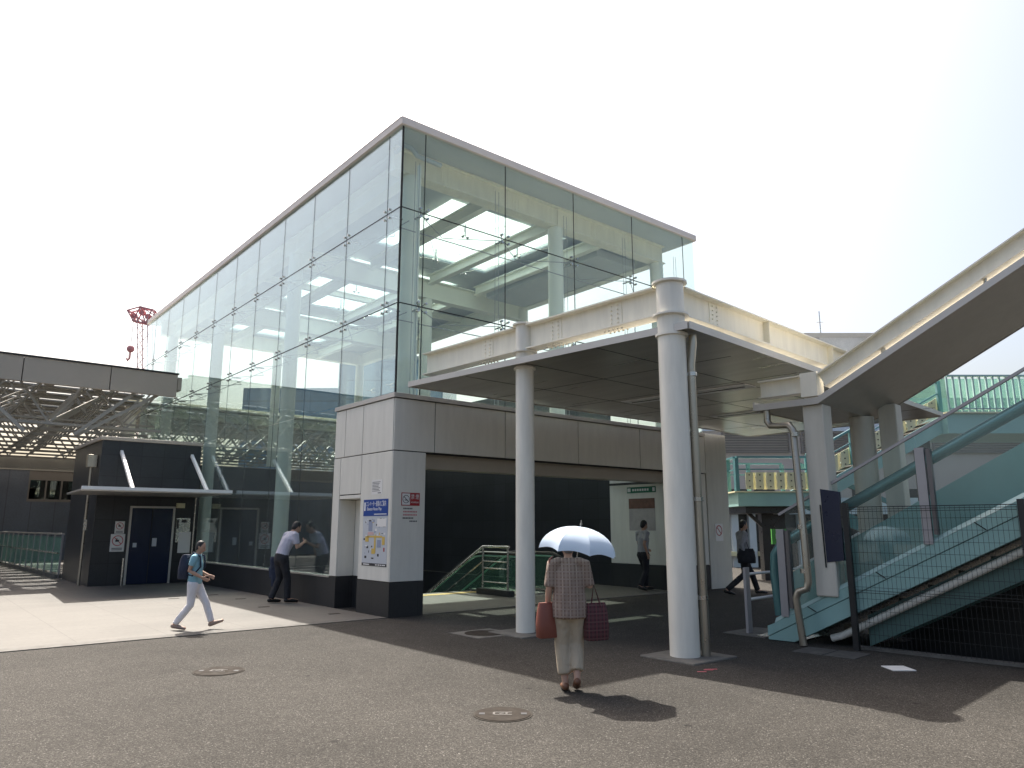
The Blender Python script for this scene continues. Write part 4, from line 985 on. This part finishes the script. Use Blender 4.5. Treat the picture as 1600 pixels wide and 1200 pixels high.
def fuse(m, name, mat, parent, M, vox, smooth=3, paintf=None):
    """one continuous skin over the overlapping lofts"""
    me = bpy.data.meshes.new(name); me.from_pydata([tuple(p) for p in m.v], [], m.f)
    to = bpy.data.objects.new(name, me); COL.objects.link(to)
    bm = bmesh.new(); bm.from_mesh(me); bmesh.ops.remove_doubles(bm, verts=bm.verts, dist=1e-6); bmesh.ops.recalc_face_normals(bm, faces=bm.faces); bm.to_mesh(me); bm.free()
    md = to.modifiers.new('r', 'REMESH'); md.mode = 'VOXEL'; md.voxel_size = vox
    md = to.modifiers.new('s', 'SMOOTH'); md.iterations = smooth; md.factor = .5
    dg = bpy.context.evaluated_depsgraph_get(); dg.update()
    res = bpy.data.meshes.new_from_object(to.evaluated_get(dg)); bpy.data.objects.remove(to)
    res.materials.clear()
    for k in (mat if isinstance(mat, list) else [mat]): res.materials.append(MATS[k])
    if paintf:
        for p in res.polygons: p.material_index = paintf(p.center)
    for p in res.polygons: p.use_smooth = True
    res.transform(M); res.transform(Matrix.Translation(-ROOT[parent]))
    o = bpy.data.objects.new(name, res); COL.objects.link(o); o.parent = parent; ROOT[o] = ROOT[parent]; return o
V = Vector
def hand(m, wr, d, side, palm, curl, k):
    """palm plus four fingers and a thumb; d = direction of the hand, palm = direction the palm faces"""
    d = V(d).normalized(); pn = V(palm); pn = (pn-d*pn.dot(d)).normalized(); lat = d.cross(pn)*side
    wr = V(wr); kn = wr+d*.085*k
    loft(m, [wr, wr+d*.035*k, kn], [(.024*k, .018*k), (.036*k, .015*k), (.039*k, .013*k)], lat, 10)
    for i, ln in enumerate((.068, .078, .072, .056)):
        b_ = kn+lat*(.029-.0195*i)*k; a0 = curl*.6; p = b_; pts = [p-d*.01*k]
        for j_, f in enumerate((.45, .32, .23)):
            a = a0+j_*curl*.75; p = p+(d*math.cos(a)+pn*math.sin(a))*ln*f*k; pts.append(p)
        loft(m, pts, [.0095*k, .009*k, .0085*k, .0075*k], lat, 8)
    b_ = wr+d*.028*k+lat*.028*k
    loft(m, [b_, b_+(d*.5+lat*.75+pn*.3)*.035*k, b_+(d*1.25+lat*.95+pn*.65)*.05*k], [.013*k, .011*k, .009*k], pn, 8)
def human(name, loc, face, J, H, label, wear, group=None):
    """J: joints in local coordinates x right, y forward, z up, metres at height 1.7 scale k"""
    k = H/1.7
    root = thing(name, loc, label, 'person', group)
    yaw = math.atan2(face.y, face.x)-math.pi/2
    M = Matrix.Translation(V(loc))@Matrix.Rotation(yaw, 4, 'Z')
    P = {a: V(b_)*k for a, b_ in J.items()}
    hd = P['head']; hu = (hd-P['neck']).normalized() if 'hup' not in P else P['hup'].normalized()
    hf = P['hfwd'].normalized(); hf = (hf-hu*hf.dot(hu)).normalized(); hr = hf.cross(hu)
    m = MB()
    tl = P['shR']-P['shL']; tl.normalize()
    pel, wa, ch, nk = P['pelvis'], P['waist'], P['chest'], P['neck']
    T = [pel-(wa-pel)*.35, pel, wa, ch, nk+(ch-nk)*.28]
    TRD = [(.13*k, .10*k), (.158*k, .112*k), (.13*k, .095*k), (.162*k, .112*k), (.115*k, .075*k)]
    def torso(mm, g): loft(mm, T, [(a+g, b_+g) for a, b_ in TRD], tl, 18)
    torso(m, 0)
    loft(m, [nk+(ch-nk)*.25, nk, nk.lerp(hd, .55)], [.062*k, .05*k, .05*k], tl, 12)
    # head
    hh = .115*k
    loft(m, [hd-hu*.075*k+hf*.012*k, hd-hu*.03*k+hf*.004*k, hd+hu*.03*k-hf*.006*k, hd+hu*.055*k-hf*.008*k], [(.05*k, .06*k), (.068*k, .085*k), (.074*k, .093*k), (.066*k, .082*k)], hr, 18)
    loft(m, [hd+hf*.09*k+hu*.01*k, hd+hf*.105*k-hu*.025*k], [.008*k, .015*k], hr, 8)
    loft(m, [hd+hf*.085*k-hu*.058*k-hr*.018*k, hd+hf*.09*k-hu*.058*k, hd+hf*.085*k-hu*.058*k+hr*.018*k], [.008*k]*3, hu, 8)
    for s_ in (-1, 1): loft(m, [hd+hr*s_*.073*k-hu*.02*k-hf*.01*k, hd+hr*s_*.08*k+hu*.02*k-hf*.018*k], [(.008*k, .016*k), (.008*k, .018*k)], hr, 8)
    ARM = {}
    for S_, s_ in (('L', -1), ('R', 1)):
        sh, el, wr = P['sh'+S_], P['el'+S_], P['wr'+S_]; ARM[S_] = (sh, el, wr)
        loft(m, [sh+(nk-sh)*.35, sh, sh.lerp(el, .5), el, el.lerp(wr, .35), wr], [.055*k, .056*k, .046*k, .037*k, .037*k, .025*k], tl, 12)
        dh = P.get('hd'+S_, wr-el); palm = P.get('pm'+S_, V((-s_, .2, 0)))
        hand(m, wr, dh, s_ if False else 1, palm, wear.get('curl'+S_, .5), k)
    for S_ in 'LR':
        hp, kn, an, to_ = P['hip'+S_], P['kn'+S_], P['an'+S_], P['to'+S_]
        loft(m, [hp+(pel-hp)*.25+UZ*.02, hp, hp.lerp(kn, .5), kn, kn.lerp(an, .32), an], [(.085*k, .095*k), (.088*k, .098*k), .072*k, .052*k, .055*k, .035*k], tl, 14)
        loft(m, [an, an+(to_-an)*.35-UZ*.01, to_], [.04*k, .042*k, .032*k], tl, 10)
    el_ = [hd+hf*.088*k+hu*.012*k+hr*s_*.03*k for s_ in (-1, 1)]; mo = hd+hf*.093*k-hu*.058*k
    def pf(c):
        c = V(c)
        if min((c-e).length for e in el_) < .0125*k: return 1
        if abs((c-mo).dot(hu)) < .008*k and abs((c-mo).dot(hr)) < .026*k and (c-mo).length < .04*k and (c-mo).dot(hf) > -.015*k: return 2
        return 0
    fuse(m, 'body', ['skin', 'ink', 'lips'], root, M, .0085 if wear.get('near') else .011, 2, pf)
    # hair
    m = MB(); c_ = hd-hf*.022*k+hu*.03*k
    loft(m, [c_-hu*.045*k-hf*.02*k, c_+hu*.0*k, c_+hu*.032*k], [(.068*k, .068*k), (.085*k, .092*k), (.074*k, .085*k)], hr, 16)
    for q in range(10):
        a = q*2.4; loft(m, [c_+(hr*math.cos(a)*.06-hf*abs(math.sin(a))*.06)*k+hu*.02*k, c_+(hr*math.cos(a)*.078-hf*abs(math.sin(a))*.075)*k-hu*wear.get('hairlen', .03)*k], [.022*k, .012*k], hu, 8)
    fuse(m, 'hair', wear['hair'], root, M, .012, 2)
    # shirt
    g = .016*k; m = MB()
    ext = wear.get('shirt_len', 0.0)*k; dn = (pel-wa).normalized()
    TT = [pel+dn*(.03*k+ext), pel, wa, ch, nk+(ch-nk)*.3]; gg = wear.get('loose', 0)*k
    TR_ = [(.165*k+gg, .122*k+gg), (.166*k+gg, .122*k+gg), (.138*k+g+gg, .104*k+g+gg), (.166*k+g, .116*k+g), (.112*k, .076*k+g*.5)]
    loft(m, TT, TR_, tl, 20, .12)
    sl_ = wear.get('sleeve', .62)
    for S_ in 'LR':
        sh, el, wr = ARM[S_]
        if sl_ <= 1: loft(m, [sh+(nk-sh)*.4, sh, sh.lerp(el, sl_*.5), sh.lerp(el, sl_)], [.062*k, .07*k, .064*k, .062*k], tl, 14, 1, .15)
        else: loft(m, [sh+(nk-sh)*.4, sh, sh.lerp(el, .5), el, el.lerp(wr, sl_-1)], [.062*k, .07*k, .062*k, .054*k, .046*k], tl, 14)
    fuse(m, 'shirt', wear['shirt'], root, M, .012, 3)
    # trousers
    m = MB(); loft(m, [pel-(wa-pel)*.45, pel, pel.lerp(wa, .55)], [(.15*k, .118*k), (.17*k, .126*k), (.15*k, .112*k)], tl, 18)
    tle = wear.get('leg', .94); fl = wear.get('flare', 0)
    for S_ in 'LR':
        hp, kn, an = P['hip'+S_], P['kn'+S_], P['an'+S_]; en = kn.lerp(an, tle)
        loft(m, [hp+(pel-hp)*.25+UZ*.02, hp, hp.lerp(kn, .5), kn, kn.lerp(an, .5), en], [(.1*k, .11*k), (.104*k, .112*k), .088*k, (.072+fl)*k, (.068+fl)*k, (.062+fl)*k], tl, 16, 1, .15)
    fuse(m, 'trousers', wear['trousers'], root, M, .012, 3)
    for S_ in 'LR':
        an, to_ = P['an'+S_], P['to'+S_]; m = MB(); d = (to_-an); f_ = V((d.x, d.y, d.z)).normalized()
        loft(m, [an-f_*.03*k-UZ*.025*k, an+d*.35-UZ*.012*k, an+d*.75-UZ*.004*k, to_], [(.042*k, .045*k), (.046*k, .042*k), (.05*k, .034*k), (.04*k, .028*k)], tl, 12)
        fuse(m, 'shoe', wear['shoes'], root, M, .011, 2)
    return root, M, P, k
GRP = 'people walking about the station entrance'
# woman walking away under a parasol
J = dict(pelvis=(0, 0, .92), waist=(0, .01, 1.06), chest=(0, .03, 1.27), neck=(0, .05, 1.44), head=(0, .08, 1.57), hfwd=(0, 1, -.1),
  shL=(-.19, .03, 1.385), shR=(.19, .03, 1.385), elL=(-.235, -.02, 1.12), wrL=(-.25, .06, .88), elR=(.24, .0, 1.13), wrR=(.17, .2, 1.2), hdR=(-.2, .3, .8), pmR=(-1, .3, 0),
  hipL=(-.09, 0, .88), hipR=(.09, 0, .88), knL=(-.085, .06, .49), knR=(.085, .09, .5), anL=(-.06, -.02, .075), anR=(.065, -.10, .13), toL=(-.065, .15, .035), toR=(.075, .05, .035))
wr_, Mw, Pw, kw = human('person', (-1.62, -6.30, 0), HEAD*.97-SIDE*.03, J, 1.50, 'woman in brown plaid shirt and beige trousers walking away under a pale parasol',
  dict(hair='hair_grey', shirt='plaid', trousers='cloth_beige', shoes='leather_brown', near=True, shirt_len=.1, loose=.035, sleeve=.95, leg=.74, flare=.014, curlR=1.3, curlL=1.0), GRP)
wl = V((-1.62, -6.30, 0))
# parasol
uc = wl+HEAD*.02+SIDE*.13+UZ*1.60; ud = (UZ+SIDE*.14-HEAD*.02).normalized()
UM = thing('parasol', tuple(uc-UZ*.3), 'pale blue sun parasol held up over the woman in plaid', 'parasol', None)
ua = ud.orthogonal().normalized(); ub = ud.cross(ua)
def upt(i, f, out=0):
    a = 2*math.pi*i/8+.3; r_ = .415*math.sin(f*math.pi*.5*.98)/math.sin(math.pi*.5*.98); h_ = .265*(1-math.cos(f*math.pi*.5*.9))/(1-math.cos(math.pi*.5*.9))
    return (ua*math.cos(a)+ub*math.sin(a))*r_-ud*h_
m = MB(); N = 6; Q = 9
for i in range(8):
    grid = []
    for q in range(Q+1):
        f = q/Q; row = []
        for e in range(N+1):
            p = upt(i, f).lerp(upt(i+1, f), e/N); sag = math.sin(math.pi*e/N)*f
            p = p*(1-.05*sag*f)+ud*(.012*sag); row.append(uc+p)
        grid.append(m.add(row))
    for q in range(Q):
        for e in range(N): m.face([grid[q]+e, grid[q+1]+e, grid[q+1]+e+1, grid[q]+e+1], True)
m.build('canopy', 'parasol_cloth', UM)
m = MB(); m.tube([uc+ud*.07, uc-ud*.50], .006, 8); m.tube([uc+ud*.02, uc+ud*.035], .012, 8); m.build('shaft', 'steel', UM)
m = MB(); m.tube([uc-ud*.44, uc-ud*.56], .014, 8); m.build('handle', 'leather_brown', UM)
for i in range(8): 
    m = MB(); m.tube([uc+upt(i, f)-ud*.006 for f in (.05, .35, .7, 1)], .003, 5); m.build('rib', 'steel', UM)
def bag(name, c, fw, w_, h_, d_, mat, label, strap=None, cat='bag'):
    o = thing(name, tuple(c), label, cat); fw = V(fw).normalized(); sd = fw.cross(UZ).normalized(); m = MB()
    rs = []
    for t_, a_, b_ in ((-.5, .86, .9), (-.47, .98, 1), (-.1, 1, 1.05), (.3, .9, .8), (.5, .8, .35)):
        rs.append([V(c)+UZ*h_*t_+fw*math.copysign(abs(math.cos(q))**.5, math.cos(q))*w_/2*a_+sd*math.copysign(abs(math.sin(q))**.6, math.sin(q))*d_/2*b_ for q in [2*math.pi*z/20 for z in range(20)]])
    m.rings(rs); m.build('bag_body', mat, o)
    if strap: m = MB(); m.tube(strap, .01, 6); m.build('strap', mat, o)
    return o
hL = Mw@(Pw['wrL']); shL = Mw@(Pw['shL'])
bag('shoulder_bag', hL-SIDE*.0+UZ*.0-HEAD*.05-UZ*.10, HEAD*.5+SIDE*.9, .25, .34, .12, 'leather_red', 'orange red shoulder bag hanging at the left hip of the woman', [hL-HEAD*.02-UZ*.02, shL-SIDE*.03+UZ*.05-HEAD*.04, shL+UZ*.075, shL-SIDE*.03+HEAD*.06, hL+HEAD*.08-UZ*.02])
hr_ = wl+SIDE*.27+UZ*.98+HEAD*.05
bag('tote_bag', wl+SIDE*.27-UZ*-.66+HEAD*.02, HEAD*.4+SIDE*.9, .27, .36, .12, 'bag_pattern', 'dark red patterned tote bag hanging on the right of the woman', [wl+SIDE*.22+UZ*.8, wl+SIDE*.255+UZ*1.02+HEAD*.05, wl+SIDE*.32+UZ*.8])
# walking child
J = dict(pelvis=(0, 0, .90), waist=(0, .0, 1.05), chest=(0, .0, 1.26), neck=(0, .02, 1.43), head=(0, .065, 1.57), hfwd=(.05, 1, -.12),
  shL=(-.18, -.0, 1.38), shR=(.18, .02, 1.38), elL=(-.21, -.04, 1.12), wrL=(-.18, .2, 1.02), elR=(.2, -.05, 1.13), wrR=(.17, .19, 1.0),
  hipL=(-.09, 0, .87), hipR=(.09, 0, .87), knL=(-.085, .22, .50), knR=(.085, -.02, .47), anL=(-.08, .36, .12), anR=(.08, -.30, .10), toL=(-.08, .56, .16), toR=(.08, -.10, .035))
cl = V((-3.17, .66, .006))
_, Mc, Pc, kc = human('person', tuple(cl), SIDE*1.0+HEAD*.05, J, 1.37, 'child in pale blue shirt and white trousers striding across the sunlit paving',
  dict(hair='hair', shirt='cloth_cyan', trousers='cloth_white', shoes='shoe_tan', near=True, hairlen=.07, sleeve=.6, loose=.01, leg=.93), GRP)
bc = Mc@(V((0, -.2, 1.2))*kc)
BP = bag('backpack', bc, HEAD, .26, .38, .17, 'cloth_navy', 'dark navy backpack worn by the walking child', None, 'backpack')
for s_ in (-1, 1):
    m = MB(); m.tube([Mc@(V((s_*.1, -.13, 1.36))*kc), Mc@(V((s_*.115, -.02, 1.475))*kc), Mc@(V((s_*.115, .11, 1.4))*kc), Mc@(V((s_*.12, .135, 1.2))*kc), Mc@(V((s_*.16, .0, 1.03))*kc), Mc@(V((s_*.1, -.13, 1.06))*kc)], .014, 6); m.build('strap', 'cloth_navy', BP)
# bending man
J = dict(pelvis=(0, -.02, .93), waist=(0, .03, 1.07), chest=(0, .12, 1.25), neck=(0, .20, 1.40), head=(0, .29, 1.50), hup=(0, .45, .85), hfwd=(0, .85, -.65),
  shL=(-.19, .17, 1.355), shR=(.19, .17, 1.355), elL=(-.23, .09, 1.11), wrL=(-.2, .06, .88), elR=(.23, .2, 1.1), wrR=(.12, .4, 1.2),
  hipL=(-.09, -.02, .89), hipR=(.09, -.02, .89), knL=(-.1, .02, .49), knR=(.1, .09, .49), anL=(-.12, -.14, .08), anR=(.12, .10, .08), toL=(-.14, .07, .035), toR=(.14, .31, .035))
ml = V((-.46, 3.72, .006))
_, Mm, Pm, km = human('person', tuple(ml), SIDE*.75+HEAD*.75, J, 1.78, 'man in pale lilac shirt and black trousers bending forward by the glass wall',
  dict(hair='hair', shirt='cloth_lilac', trousers='cloth_black', shoes='rubber', near=True, sleeve=.7, leg=.96, curlR=1.2), GRP)
jc = Mm@(V((-.21, .0, .74))*km)
o = thing('folded_jacket', tuple(jc), 'dark navy jacket draped over the arm of the bending man', 'jacket'); m = MB()
for dx, dz, r_ in ((-.1, .14, .06), (0, .17, .07), (.08, .12, .06), (-.1, -.06, .075), (.04, -.08, .08), (-.05, -.24, .06), (.06, -.2, .05)): loft(m, [jc+SIDE*dx+UZ*dz, jc+SIDE*(dx*.7)+UZ*(dz-.18)], [(r_, .05), (r_*1.1, .05)], SIDE, 12)
fuse(m, 'jacket_cloth', 'cloth_navy', o, Matrix.Identity(4), .015, 3)
# two people in the shade at the far side
def walk(st):
    return dict(pelvis=(0, 0, .92), waist=(0, .0, 1.06), chest=(0, .02, 1.27), neck=(0, .03, 1.45), head=(0, .06, 1.59), hfwd=(0, 1, -.15),
  shL=(-.19, -.0, 1.40), shR=(.19, .0, 1.40), elL=(-.22, .03, 1.13), wrL=(-.2, .24, 1.02), elR=(.22, -.12, 1.14), wrR=(.21, -.02, .9),
  hipL=(-.09, 0, .88), hipR=(.09, 0, .88), knL=(-.09, .1+st*.3, .50), knR=(.09, .02-st*.1, .48), anL=(-.09, .04+st*.75, .09), anR=(.09, -.1-st*.9, .12), toL=(-.09, .25+st*.75, .05), toR=(.09, .09-st*.9, .035))
human('person', (7.8, .7, .006), SIDE*.9+HEAD*.45, walk(.1), 1.74, 'man in grey shirt and dark trousers standing by the inner white pillar', dict(hair='hair', shirt='cloth_grey', trousers='cloth_black', shoes='rubber', sleeve=.7), GRP)
p3 = V((8.82, -1.53, 0))
human('person', tuple(p3), SIDE*1.0+HEAD*.1, walk(.42), 1.74, 'person in grey top with dark trousers striding past the ribbed wall', dict(hair='hair', shirt='cloth_grey', trousers='cloth_black', shoes='rubber', sleeve=1.8), GRP)
bag('shoulder_bag', p3+UZ*.92+HEAD*-.22+SIDE*.02, SIDE, .42, .34, .16, 'cloth_black', 'black shoulder bag carried by the person striding past the ribbed wall', [p3+UZ*1.05-HEAD*.2-SIDE*.1, p3+UZ*1.46-HEAD*.12, p3+UZ*1.05-HEAD*.2+SIDE*.1])
